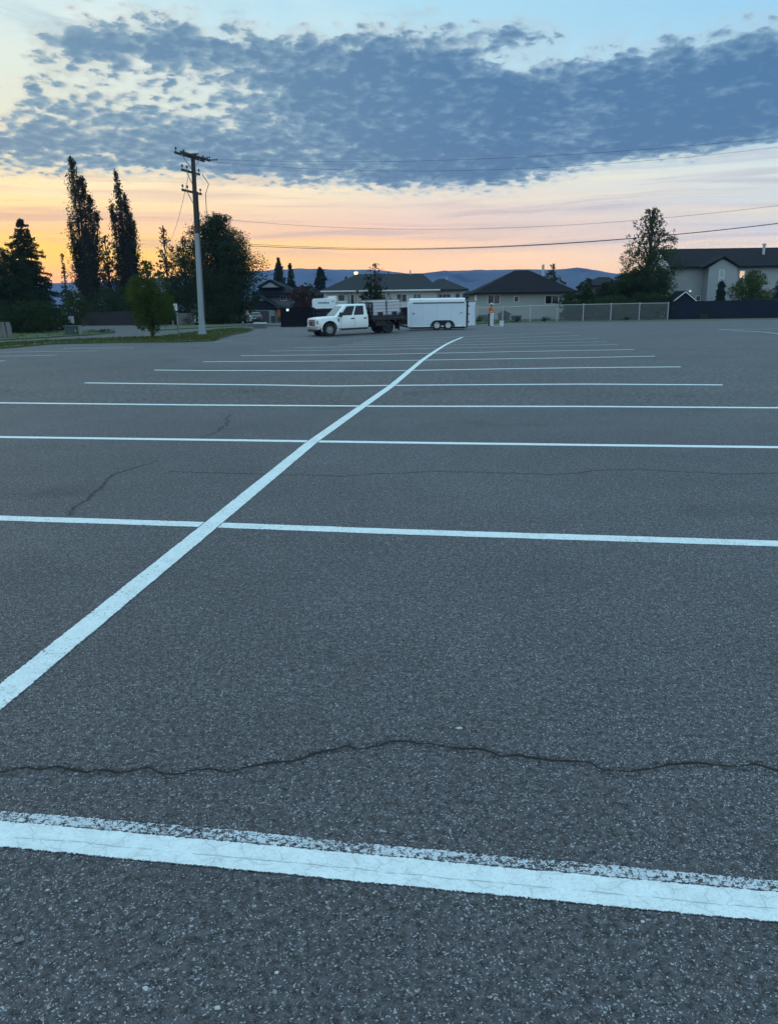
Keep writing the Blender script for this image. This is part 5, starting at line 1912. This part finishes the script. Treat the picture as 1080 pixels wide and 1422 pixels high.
def small_car(label, px, Y, rz, paint, kind='suv', group=None):
    g = gx(px, Y)
    t = thing('parked_car', label, 'car', g, rz, group)
    tall = 1.72 if kind == 'suv' else 1.46
    st = [(2.2, .62, .42, .70, .05), (2.12, .80, .36, .80, .08), (1.8, .88, .32, .90, .1), (1.0, .91, .30, .99, .1), (.2, .92, .30, 1.02, .08), (-1.9, .92, .32, 1.04, .08), (-2.2, .86, .40, .98, .08), (-2.28, .74, .46, .88, .06)]
    b = MB().loft([ring(x, w, zb, zt, .05, sh) for x, w, zb, zt, sh in st])
    xr0, xr1 = (-2.15, -1.95) if kind == 'suv' else (-1.7, -1.0)
    base = [(.75, .86), (xr0, .86)]; roof = [(-.05, .66), (xr1, .66)]
    rings = []
    for k in range(5):
        u = k / 4
        x0 = .75 - .80 * u; x1 = xr0 + (xr1 - xr0) * u; w = .86 - .2 * u; z = .98 + (tall - .04 - .98) * u
        rings.append([(x0, -w * .85, z), (x0 - .1, -w, z), (x1, -w, z), (x1, w, z), (x0 - .1, w, z), (x0, w * .85, z)])
    rings.append([(-.15, -.5, tall), (-.2, -.56, tall), (xr1 + .1, -.56, tall), (xr1 + .1, .56, tall), (-.2, .56, tall), (-.15, .5, tall)])
    b.loft(rings)
    b.build('body', paint, t, smooth=True)
    for s in (1, -1):
        q = [(.65, s * .86, .98), (xr0, s * .86, .98), (xr1, s * .66, tall - .04), (-.15, s * .66, tall - .04)]
        if s < 0:
            q = [q[1], q[0], q[3], q[2]]
        for a, c in ((.10, .48), (.51, .90)):
            u0, u1 = (a, c) if s > 0 else (1 - c, 1 - a)
            MB().patch(q, u0, u1, .12, .88, .008).build('side_window', M_TINT, t)
        MB().box(.50, .62, s * .98 - .1, s * .98 + .1, 1.0, 1.14).build('wing_mirror', paint, t, bevel=.02)
        MB().box(2.02, 2.19, s * .60 - .17, s * .60 + .15, .66, .80).build('headlight', M_HEADL, t, bevel=.03)
        MB().box(-2.285, -2.18, s * .70 - .13, s * .70 + .12, .80, 1.0).build('tail_light', M_TAIL, t, bevel=.02)
        for x in (1.38, -1.35):
            wheel(t, x, s * .82, .34, .21, M_STEEL, .64, s)
            MB().lathe([(.40, s * .90), (.40, s * .925)], 24, 'y', c=(x, 0, .36)).build('wheel_arch', M_BLK, t)
    MB().patch([(.755, -.72, .99), (.755, .72, .99), (-.045, .56, tall - .05), (-.045, -.56, tall - .05)], .02, .98, .08, .93, .01).build('windshield', M_TINT, t)
    MB().patch([(xr0 - .005, .80, .99), (xr0 - .005, -.80, .99), (xr1 - .005, -.62, tall - .05), (xr1 - .005, .62, tall - .05)], .06, .94, .12, .88, .01).build('rear_window', M_TINT, t)
    MB().box(-2.31, -2.2, -.24, .24, .62, .74).build('number_plate', M_WHITE, t)
    MB().box(-2.34, -2.1, -.84, .84, .36, .54).box(2.08, 2.26, -.78, .78, .32, .50).build('bumper', M_BLK, t, bevel=.04)
    return t


GC = 'cars parked in front of the grey gabled house'
small_car('white car seen from behind, parked between two dark cars near the drive', 338.5, 104, R(88), M_CARW, 'suv', GC)
small_car('dark large car left of the white one under the big tree', 328, 101, R(112), M_CARD, 'suv', GC)
small_car('low dark car half in shade at the left end of the parked row', 314, 104, R(150), M_CARG, 'sedan', GC)
small_car('charcoal car right of the white one in front of the garage door', 355, 108, R(95), M_CARG, 'sedan', GC)
small_car('white car half hidden behind the sleeved power pole', 281, 88, R(165), M_CARW, 'sedan', 'cars parked along the street at left')


# ------------------------------------------------------------------ the worker
def skin_chain(name, verts, edges, radii, mat, parent, root=0, sub=2, smooth=True):
    me = bpy.data.meshes.new(name)
    me.from_pydata(verts, edges, [])
    o = bpy.data.objects.new(name, me); C.objects.link(o)
    me.materials.append(mat)
    o.parent = parent
    md = o.modifiers.new('skin', 'SKIN'); md.use_smooth_shade = smooth
    sv = me.skin_vertices[0].data
    for i, r in enumerate(radii):
        sv[i].radius = (r, r) if isinstance(r, (int, float)) else r
        sv[i].use_root = (i == root)
    s2 = o.modifiers.new('sub', 'SUBSURF'); s2.levels = sub; s2.render_levels = sub
    return o


def person():
    g = gx(680.6, 64.0)
    p = thing('person', 'worker in an orange hi-vis jacket and pale cap standing behind a stack of white pails', 'person', g, R(-35))
    skin = pmat('skin_tone', (.30, .17, .11), .6, var=.06)
    hv = pmat('orange_hi_vis', (.62, .115, .022), .75, var=.1)
    tro = pmat('black_work_trousers', (.012, .013, .017), .9, var=.2)
    ref = pmat('reflective_tape', (.60, .58, .50), .4)
    # local: facing +x; y to the left
    J = {}
    V = []; E = []; Rr = []

    def a(n, co, r, par=None):
        J[n] = len(V); V.append(co); Rr.append(r)
        if par:
            E.append((J[par], J[n]))
    a('pelvis', (0, 0, .93), (.105, .14))
    a('waist', (.01, 0, 1.08), (.10, .13), 'pelvis')
    a('chest', (.02, 0, 1.27), (.115, .16), 'waist')
    a('collar', (.03, 0, 1.42), (.08, .10), 'chest')
    a('neck', (.05, 0, 1.50), .055, 'collar')
    a('jaw', (.085, 0, 1.57), (.072, .066), 'neck')
    a('brow', (.085, 0, 1.645), (.092, .078), 'jaw')
    a('crown', (.075, 0, 1.70), (.070, .062), 'brow')
    a('nose', (.190, 0, 1.595), .013, 'jaw')
    for s, nm in ((1, 'l'), (-1, 'r')):
        a('ear' + nm, (.07, s * .088, 1.605), .016, 'brow')
        a('sh' + nm, (.03, s * .19, 1.385), .062, 'collar')
        a('el' + nm, (.06 if s > 0 else .02, s * .26, 1.12), .046, 'sh' + nm)
        a('wr' + nm, (.27 if s > 0 else .23, s * .20, 1.02), .030, 'el' + nm)
        a('palm' + nm, (.335 if s > 0 else .295, s * .185, 1.0), (.032, .022), 'wr' + nm)
        px = .36 if s > 0 else .32
        for k, (dy, ln) in enumerate(((-.030, .062), (-.010, .072), (.010, .068), (.030, .052))):
            a('f%d%s' % (k, nm), (px + .02, s * .185 + dy, .995), .010, 'palm' + nm)
            a('g%d%s' % (k, nm), (px + .02 + ln * .55, s * .185 + dy, .975), .009, 'f%d%s' % (k, nm))
            a('h%d%s' % (k, nm), (px + .02 + ln * .6, s * .185 + dy, .945), .008, 'g%d%s' % (k, nm))
        a('t%s' % nm, (px - .01, s * .145, 1.005), .011, 'palm' + nm)
        a('u%s' % nm, (px + .03, s * .135, .985), .009, 't' + nm)
        a('hip' + nm, (0, s * .095, .86), .088, 'pelvis')
        a('kn' + nm, (.03 if s > 0 else .0, s * .11, .49), .058, 'hip' + nm)
        a('an' + nm, (.0 if s > 0 else -.03, s * .115, .10), .040, 'kn' + nm)
        a('toe' + nm, (.15 if s > 0 else .12, s * .125, .045), .036, 'an' + nm)
    skin_chain('body', V, E, Rr, skin, p)
    # jacket
    jv = [(0, 0, .88), (.01, 0, 1.08), (.02, 0, 1.27), (.03, 0, 1.42), (.04, 0, 1.475), (.03, .19, 1.39), (.06, .265, 1.12), (.25, .205, 1.03), (.03, -.19, 1.39), (.02, -.265, 1.12), (.21, -.205, 1.03)]
    je = [(0, 1), (1, 2), (2, 3), (3, 4), (3, 5), (5, 6), (6, 7), (3, 8), (8, 9), (9, 10)]
    jr = [(.14, .18), (.13, .165), (.145, .19), (.10, .13), .07, .085, .068, .050, .085, .068, .050]
    j = skin_chain('jacket', jv, je, jr, hv, p, 0)
    tp = MB()
    for z, rx, ry in ((1.05, .155, .205), (1.12, .157, .207)):
        tp.tube([(.01 + math.cos(q) * rx, math.sin(q) * ry, z) for q in [2 * math.pi * i / 24 for i in range(25)]], .022, 6)
    tp.build('reflective_band', ref, j)
    tv = [(0, 0, .90), (0, .095, .84), (.03, .11, .49), (0, .115, .12), (0, -.095, .84), (0, -.11, .49), (-.03, -.115, .12)]
    te = [(0, 1), (1, 2), (2, 3), (0, 4), (4, 5), (5, 6)]
    skin_chain('trousers', tv, te, [(.125, .15), .105, .080, .070, .105, .080, .070], tro, p, 0)
    for s in (1, -1):
        x = .0 if s > 0 else -.03
        bt = MB().loft([[(x - .09, s * .115 - .045, 0), (x - .09, s * .115 + .045, 0), (x - .08, s * .115 + .045, .13), (x - .08, s * .115 - .045, .13)], [(x + .03, s * .118 - .05, 0), (x + .03, s * .118 + .05, 0), (x + .03, s * .118 + .045, .13), (x + .03, s * .118 - .045, .13)], [(x + .20, s * .128 - .045, 0), (x + .20, s * .128 + .045, 0), (x + .19, s * .128 + .04, .055), (x + .19, s * .128 - .04, .055)]])
        bt.build('boot', M_BLK, p, bevel=.015)
    # dark hair below a pale cap
    hr = MB().lathe([(.03, -.11), (.088, -.06), (.098, 0), (.09, .06), (.05, .10)], 16, c=(.065, 0, 1.635))
    hr.build('hair', pmat('dark_hair', (.014, .012, .011), .8), p, smooth=True)
    cp = MB().lathe([(.108, 0), (.108, .03), (.098, .075), (.065, .11), (.01, .125)], 18, c=(.075, 0, 1.655))
    cp.add([(.16, -.075, 1.66), (.16, .075, 1.66), (.27, .045, 1.645), (.27, -.045, 1.645), (.16, -.075, 1.675), (.16, .075, 1.675), (.27, .045, 1.658), (.27, -.045, 1.658)], [(3, 2, 1, 0), (4, 5, 6, 7), (0, 1, 5, 4), (1, 2, 6, 5), (2, 3, 7, 6), (3, 0, 4, 7)])
    cp.build('cap', pmat('pale_cap_cloth', (.55, .55, .52), .8), p, smooth=True)
    # features of the face
    ey = MB()
    for s in (1, -1):
        ey.lathe([(.003, -.006), (.010, 0), (.003, .006)], 8, 'x', c=(.168, s * .032, 1.615))
    ey.build('eyes', M_BLK, p)
    MB().box(.150, .160, -.025, .025, 1.546, 1.556).build('mouth', pmat('lip_tone', (.20, .09, .07), .6), p)


person()

M_PAIL = pmat('white_plastic_pail', (.62, .63, .68), .45, var=.06, vs=6)


def pails():
    g = gx(682.6, 63.2)
    o = thing('pail_stack', 'tall stack of nested white pails in front of the worker', 'pails', g)
    b = MB()
    z = 0
    n = 6
    for i in range(n):
        h = .37 if i == n - 1 else .14
        if i == 0:
            b = MB().lathe([(.128, 0), (.150, .34), (.160, .345), (.160, .375)], 20)
            b.build('pail', M_PAIL, o, smooth=True); z = .375
        else:
            c = MB().lathe([(.146, z + .002), (.148, z + .075), (.152, z + .08), (.160, z + .085), (.160, z + .115), (.140, z + .116)], 20)
            c.build('pail', M_PAIL, o, smooth=True); z += .117
    MB().lathe([(.165, z), (.165, z + .03), (.14, z + .035)], 20).build('lid', M_PAIL, o, smooth=True)
    g = gx(696.4, 61.6)
    o = thing('bucket', 'single white bucket standing on the asphalt right of the worker', 'bucket', g)
    MB().lathe([(.145, 0), (.17, .37), (.185, .375), (.185, .41), (.172, .415), (.165, .39), (.14, .05)], 22).build('shell', M_PAIL, o, smooth=True)
    pts = [(math.cos(q) * .18, -.03 - abs(math.sin(q)) * .10, .40 - math.sin(q) * .18) for q in [math.pi * i / 14 for i in range(15)]]
    MB().tube(pts, .007, 6).build('handle', M_STEEL, o)
    g = gx(690, 61.8)
    o = thing('paint_tray', 'flat pale tray lying left of the single white bucket', 'tray', g)
    MB().prism([(-.22, 0), (.22, 0), (.26, .07), (.24, .07), (.20, .02), (-.20, .02), (-.24, .07), (-.26, .07)], -.15, .15).build('shell', M_PAIL, o)
    MB().beam((.1, 0, .05), (.34, .05, .09), .03).build('handle', M_BLK, o)


pails()

# ------------------------------------------------------------------ trees
L_DARK = leafmat('leaf_dark_green', (.020, .034, .014), (.040, .060, .022), .3)
L_MID = leafmat('leaf_mid_green', (.034, .056, .018), (.062, .088, .028), .35)
L_MAPLE = leafmat('leaf_bright_green', (.046, .076, .016), (.084, .116, .028), .4)
L_POP = leafmat('leaf_poplar', (.028, .034, .018), (.055, .055, .028), .4)
L_SPR = leafmat('needle_green', (.018, .032, .018), (.034, .052, .028), .15)
L_BLUE = leafmat('needle_blue', (.030, .050, .052), (.055, .080, .080), .15)
L_RED = leafmat('leaf_purple_brown', (.050, .022, .018), (.085, .040, .026), .35)
L_BUSH = leafmat('leaf_hedge', (.030, .050, .020), (.058, .082, .032), .3)
M_BARK = pmat('grey_brown_bark', (.060, .050, .042), .95, var=.3, vs=4, bump=.6, bs=20)
M_BARKD = pmat('dark_bark', (.028, .024, .021), .95, var=.3, vs=4, bump=.6, bs=20)
M_BIRCH = pmat('pale_bark', (.30, .28, .25), .9, var=.35, vs=5)
PXM = 1111.0


def finish(t, verts, quads, mat, trunk, bark):
    npmesh('crown', verts, quads, mat, t)
    trunk.build('trunk', bark, t, smooth=True)


def broadleaf(name, label, px, ytop, Y, wpx, mat, seed, cb=.2, dens=2.2, lobes=16, leafpx=1.65, shape='round', bark=None, group=None, lean=0.0, open_=.0, hscale=1.0):
    rng = np.random.default_rng(seed)
    g = gx(px, Y)
    t = thing(name, label, 'tree', g, 0, group)
    H = hgt(px, ytop, Y) * hscale
    W = wpx * Y / PXM / 2
    ls = leafpx * 1.39 * Y / PXM
    zb = H * cb
    tr = MB()
    tr.tube([(0, 0, -.2), (0, 0, H * .04), (lean * .3, 0, H * .3), (lean * .7, 0, H * .6), (lean, 0, H * .9)], [q_ * (.55 if shape == 'teardrop' else 1) for q_ in (H * .022 + .05, H * .016 + .04, H * .013 + .03, H * .008 + .02, .015)], 8)
    cents = []
    lobes = int(lobes * 1.7)
    for i in range(lobes):
        u = (i + rng.uniform(.1, .9)) / lobes
        if shape == 'round':
            prof = math.sin(math.pi * min(.97, (.12 + .86 * u))) ** .62
        elif shape == 'cone':
            prof = (1 - u) ** .75 * .95 + .06
            prof *= min(1, .55 + u * 3)
        elif shape == 'teardrop':
            prof = min(1, .62 + 1.1 * u) * (1 - u) ** .62 + .05
        elif shape == 'oval':
            prof = math.sin(math.pi * min(.96, (.10 + .88 * u))) ** .8
        else:
            prof = 1.0
        a = i * 2.399 + rng.uniform(-.4, .4)
        rad = W * prof
        lr = max(.17 * W, rad * rng.uniform(.36, .52))
        rr_ = max(0, rad - lr * .55) * (rng.uniform(.75, 1.02) if i % (3 if open_ < .3 else 7) else rng.uniform(.0, .5))
        z = zb + (H - zb) * u
        z = min(z, H - lr * .75) if shape != 'cone' else min(z, H - lr * .5)
        c = np.array([math.cos(a) * rr_ + lean * z / H, math.sin(a) * rr_, max(z, zb + lr * .4)])
        cents.append((c, lr))
        st = c[2] - (rad * .6 + lr * .4)
        st = max(H * .12, st)
        tr.tube([(lean * st / H, 0, st), (c[0] * .5, c[1] * .5, (st + c[2]) / 2 + .05 * H), tuple(c), (c[0] * 1.15, c[1] * 1.15, c[2] + lr * .5)], [H * .007 + .02, H * .005 + .012, .02, .008], 5)
    area = (wpx * .72) * ((H - zb) * PXM / Y * .72)
    N = int(dens * area / (leafpx ** 2) * 4.2)
    P = []
    wts = np.array([lr ** 2 for _, lr in cents]); wts /= wts.sum()
    per = rng.multinomial(N, wts)
    for (c, lr), n in zip(cents, per):
        nc = max(8, int(n / 22))
        d = rng.normal(size=(nc, 3)); d /= np.linalg.norm(d, axis=1)[:, None]
        r = lr * rng.uniform(.25 if open_ < .3 else .5, 1.0, size=(nc, 1)) ** .6
        r *= 1 + .25 * rng.normal(size=(nc, 1)) * (.4 + open_)
        cc = c + d * r * np.array([1, 1, .85])
        idx = rng.integers(0, nc, n)
        sp = lr * (.16 if open_ < .3 else .12)
        q = cc[idx] + rng.normal(size=(n, 3)) * sp
        P.append(q)
    P = np.concatenate(P)
    P = P[P[:, 2] > zb * .6]
    P[:, 2] = np.minimum(P[:, 2], H + rng.normal(size=len(P)) * .02 * H)
    v, q = leaves(P, ls, rng)
    finish(t, v, q, mat, tr, bark or M_BARKD)
    return t


def poplar(label, px, ytop, Y, wpx, seed, spires, group):
    rng = np.random.default_rng(seed)
    g = gx(px, Y)
    t = thing('poplar_tree', label, 'tree', g, 0, group)
    H = hgt(px, ytop, Y)
    tr = MB(); P = []
    tr.tube([(0, 0, -.2), (0, 0, H * .3), (0, 0, H * .6), (.1, 0, H * .95)], [.42, .30, .2, .03], 8)
    for (dx, dy, z0, z1, r) in spires:
        # one ascending limb, feathered with short upright twigs
        x = dx * Y / PXM; y = dy * Y / PXM; R_ = r * Y / PXM
        za, zb = H * z0, H * z1
        tr.tube([(x * .15, y * .15, max(.5, za - 1.5)), (x * .7, y * .7, za + (zb - za) * .3), (x, y, za + (zb - za) * .7), (x * 1.05, y, zb)], [.16, .11, .07, .015], 6)
        nt = int(150 * (z1 - z0) * 2 * max(.7, r / 10))
        for k in range(nt):
            u = rng.uniform(0, 1) ** .9
            z = za + (zb - za) * u
            rad = R_ * (math.sin(math.pi * min(1, .14 + .84 * u)) ** .7) * rng.uniform(.3, 1.35) * (1.0 if rng.random() > .12 else 1.35)
            a = rng.uniform(0, 2 * math.pi)
            f = .7 + .3 * u
            bx, by = x * f, y * f
            ex, ey, ez = bx + math.cos(a) * rad, by + math.sin(a) * rad, z + rad * rng.uniform(.8, 2.0)
            if ez > zb + .3:
                ez = zb + rng.uniform(-.2, .4)
            if rng.random() < .3:
                tr.tube([(bx, by, z), (ex, ey, ez)], [.035, .01], 4, cap=False)
            m = int(rng.integers(11, 22))
            s = rng.uniform(.15, 1.0, size=(m, 1))
            pts = np.array([bx, by, z]) + s * (np.array([ex, ey, ez]) - np.array([bx, by, z])) + rng.normal(size=(m, 3)) * np.array([.15, .15, .22])
            P.append(pts)
    P = np.concatenate(P)
    v, q = leaves(P, 1.9 * 1.39 * Y / PXM, rng)
    finish(t, v, q, L_POP, tr, M_BARKD)


def conifer(name, label, px, ytop, Y, wpx, mat, seed, tiers=26, base=.06, droop=.28, ndl=2.3, power=.85, group=None, gap=0.0, dens=1.0):
    rng = np.random.default_rng(seed)
    g = gx(px, Y)
    t = thing(name, label, 'tree', g, 0, group)
    H = hgt(px, ytop, Y); W = wpx * Y / PXM / 2
    tr = MB().tube([(0, 0, -.2), (0, 0, H * .5), (0, 0, H)], [.02 * H + .05, .012 * H + .02, .012], 8)
    P = []; ls = ndl * 1.39 * Y / PXM
    for i in range(tiers):
        u = (i + rng.uniform(-.25, .25)) / (tiers - 1)
        u = min(.985, max(0, u))
        z = H * (base + (1 - base) * u)
        Lb = W * ((1 - u) ** power + .03) * rng.uniform(.86, 1.08)
        nb = max(4, int((9 - 4 * u)))
        a0 = rng.uniform(0, 6.28)
        for k in range(nb):
            a = a0 + 6.283 * k / nb + rng.uniform(-.25, .25)
            l = Lb * rng.uniform(.62, 1.12)
            if gap and rng.random() < gap:
                continue
            up = .45 * max(0, u - .55)
            m = max(6, int(dens * 26 * l / max(.01, ls * 3)))
            s = rng.uniform(.08, 1, size=m) ** .8
            rr = s * l
            zz = z - droop * l * s ** 1.5 + up * rr + droop * .35 * l * np.maximum(0, s - .75) * 2
            side = rng.normal(size=m) * (.16 * l * (1.15 - s) + .05 * W * .3)
            x = np.cos(a) * rr - np.sin(a) * side; y = np.sin(a) * rr + np.cos(a) * side
            P.append(np.stack([x, y, zz + rng.normal(size=m) * ls * .35 - np.abs(rng.normal(size=m)) * ls * .3], 1))
            tr.tube([(0, 0, z), (math.cos(a) * l * .9, math.sin(a) * l * .9, z - droop * l * .8 + up * l)], [.012 + .012 * l, .006], 4, cap=False)
    top = np.stack([rng.normal(size=30) * ls * .3, rng.normal(size=30) * ls * .3, H - rng.uniform(0, .07, 30) * H], 1)
    P.append(top)
    P = np.concatenate(P)
    P[:, 2] = np.maximum(P[:, 2], .05)
    v, q = leaves(P, ls, rng, flat=.45, aspect=.42)
    finish(t, v, q, mat, tr, M_BARKD)
    return t


def bush(name, label, px, ytop, Y, wpx, mat, seed, group=None, leafpx=1.65, dens=2.6, cat='bush'):
    t = broadleaf(name, label, px, ytop, Y, wpx, mat, seed, cb=.04, dens=dens, lobes=11, leafpx=leafpx, shape='round', group=group)
    t['category'] = cat
    return t


# --- left side
conifer('spruce_tree', 'tall dark spruce with a bare pointed top left of the poplars', 46, 303, 66, 112, L_SPR, 11, tiers=34, base=.03, power=.72, dens=2.4)
broadleaf('cedar_tree', 'dark dense rounded evergreen at the left edge beside the tall spruce', 18, 343, 61, 80, L_SPR, 12, cb=.02, dens=5.0, lobes=26, shape='oval', leafpx=1.65)
bush('shrub', 'dark low shrub at the foot of the tall spruce', 40, 418, 58, 96, L_DARK, 13, dens=3.2)
bush('shrub', 'dull green shrub between the tall spruce and the poplar', 105, 402, 82, 44, L_MID, 14, dens=2.4)
conifer('spruce_tree', 'slender far spruce, only its tip showing between the tall spruce and the poplar', 96.5, 352, 150, 26, L_SPR, 15, tiers=16, power=.9, gap=.2)
GP = 'tall poplars on the left'
poplar('taller of the two columnar poplars, feathery against the orange sky', 128, 221, 110, 50, 21,
       [(-5, 0, .22, 1.0, 10.5), (4, 6, .15, .90, 11), (-14, -4, .2, .66, 8), (13, 3, .12, .78, 10), (21, 4, .4, .70, 6), (-9, 5, .05, .52, 12), (9, -6, .03, .58, 14), (0, 0, .02, .34, 23)], GP)
poplar('shorter columnar poplar right of the taller one', 183, 240, 112, 44, 22,
       [(-2, 0, .25, 1.0, 8.5), (5, 5, .12, .86, 10), (-11, -3, .25, .80, 8), (10, 2, .1, .74, 10), (16, -3, .2, .68, 7), (-4, 5, .05, .58, 13), (7, -5, .02, .54, 13), (0, 0, .02, .36, 20)], GP)
broadleaf('leafy_tree', 'ragged dark tree filling the gap between the two poplars', 157, 326, 116, 52, L_POP, 23, cb=.02, dens=1.6, lobes=18, shape='oval', open_=.3, leafpx=1.65)
bush('hedge', 'dark hedge mass in front of the brown fence under the poplars', 158, 398, 103, 100, L_DARK, 24, dens=3.0, cat='hedge')
broadleaf('leafy_tree', 'thin airy tree just left of the power pole', 237, 314, 101, 54, L_POP, 25, cb=.06, dens=.8, lobes=20, shape='teardrop', open_=.4, leafpx=1.65)
broadleaf('leafy_tree', 'ragged see-through tree between the airy one and the big round crown', 262, 326, 97, 62, L_POP, 26, cb=.05, dens=1.0, lobes=18, shape='oval', open_=.35, leafpx=1.65)
bush('shrub', 'dark undergrowth shrub behind the young maple', 244, 384, 90, 62, L_DARK, 27, dens=3.0)
broadleaf('maple_tree', 'young bright green maple standing on the verge in front of the poplars', 210, 361, 44, 68, L_MAPLE, 31, cb=.10, dens=3.4, lobes=22, leafpx=1.65, shape='oval', bark=M_BARK)
broadleaf('leafy_tree', 'big dense round tree behind the power pole', 309, 296, 86, 114, L_DARK, 32, cb=.04, dens=6.0, lobes=44, leafpx=1.65, shape='round', open_=.1)
bush('hedge', 'dark bushes under the big round tree', 300, 404, 84, 92, L_DARK, 33, dens=2.6, cat='hedge')
bush('low_plant', 'row of small garden plants on the lawn right of the green cabinet', 142, 458, 56, 40, L_MID, 34, dens=1.4, cat='plant')

# --- behind the houses
GB = 'conifers behind the houses'
conifer('fir_tree', 'wider fir standing behind the gabled grey house', 390.5, 358, 165, 30, L_SPR, 41, tiers=22, power=.5, dens=2.6, group=GB)
conifer('fir_tree', 'narrow fir right of the wider one behind the gabled grey house', 406, 365, 168, 24, L_SPR, 42, tiers=22, power=.6, dens=2.6, group=GB)
conifer('fir_tree', 'lone dark fir between the reddish tree and the long house', 446.5, 371.5, 140, 32, L_SPR, 43, tiers=22, power=.45, dens=2.8, group=GB)
broadleaf('plum_tree', 'reddish brown tree between the gabled house and the camper', 419, 396, 108, 44, L_RED, 44, cb=.05, dens=2.8, lobes=16, leafpx=1.65)
bush('leafy_tree', 'dull green tree top showing above the reddish tree', 429, 391, 116, 28, L_MID, 45, dens=2.4, cat='tree')
broadleaf('leafy_tree', 'sparse tree in front of the long house roof, behind the flatbed', 522, 364, 95, 46, L_POP, 46, cb=.05, dens=.55, lobes=20, leafpx=1.65, shape='oval', open_=.5)
bush('leafy_tree', 'dark round tree in front of the porch of the long house', 515, 384, 93, 34, L_DARK, 47, dens=2.8, cat='tree')
bush('leafy_tree', 'small leafy tree top peeking over the left of the long roof', 484, 383, 116, 26, L_MID, 48, dens=1.8, cat='tree')
broadleaf('leafy_tree', 'bushy tree rising behind the bungalow chimney', 766, 365.5, 106, 32, L_MID, 49, cb=.1, dens=2.0, lobes=14, leafpx=1.65, shape='oval', open_=.2)

# --- hedge trees at the right
GH = 'hedge trees behind the wire fence'
hz = [(790, 404, 84, 34, L_BUSH, 'low pale leaved bush covering the right corner of the bungalow'),
      (812, 386, 87, 36, L_BUSH, 'hedge tree just right of the bungalow'),
      (838, 391, 85, 40, L_DARK, 'dark hedge tree in front of the dark roofed house'),
      (862, 378, 88, 44, L_BUSH, 'hedge tree at the left foot of the birch'),
      (886, 368, 86, 50, L_DARK, 'dense dark hedge tree under the birch'),
      (912, 372, 87, 38, L_BUSH, 'hedge tree hiding the left corner of the two storey house'),
      (850, 410, 82, 60, L_BUSH, 'low hedge bush close behind the middle of the wire fence'),
      (900, 406, 82, 60, L_DARK, 'low hedge bush close behind the right end of the wire fence'),
      (806, 416, 81.5, 52, L_DARK, 'low hedge bush close behind the left part of the wire fence')]
for k, (px, yt, Y, w, mt, lb) in enumerate(hz):
    broadleaf('hedge_tree', lb, px, yt, Y, w, mt, 60 + k, cb=.02, dens=4.6, lobes=18, leafpx=1.65, shape='round', group=GH)
broadleaf('birch_tree', 'tall airy birch with sky showing through, left of the two storey house', 896, 289, 91, 104, L_MID, 71, cb=.14, dens=1.7, lobes=46, leafpx=1.65, shape='teardrop', bark=M_BARK, open_=.35)
conifer('arborvitae', 'narrow dark columnar cedar below the tall stair window', 997, 391, 87, 17, L_SPR, 72, tiers=24, power=.28, droop=.02, dens=2.2)
broadleaf('maple_tree', 'rounded green maple in front of the lit window', 1038, 374, 87, 56, L_MAPLE, 73, cb=.08, dens=3.2, lobes=20, leafpx=1.65)
conifer('blue_spruce', 'blue spruce cut off by the right edge of the picture', 1079, 379, 87, 44, L_BLUE, 74, tiers=20, power=.8, dens=1.3)
# weeds along the fences
for k, (px, Y, w) in enumerate(((665, 75, 14), (718, 76, 12), (756, 76, 16), (975, 81, 16), (870, 78, 12))):
    bush('weed', ['clump of weeds at the left end of the wire fence', 'clump of weeds below the small bungalow window', 'clump of weeds below the dark bungalow window', 'thin weeds in front of the navy fence', 'clump of weeds below the birch by the wire fence'][k], px, 439.5 if px < 960 else 435.5, Y, w, L_MID, 80 + k, dens=1.2, cat='plant')
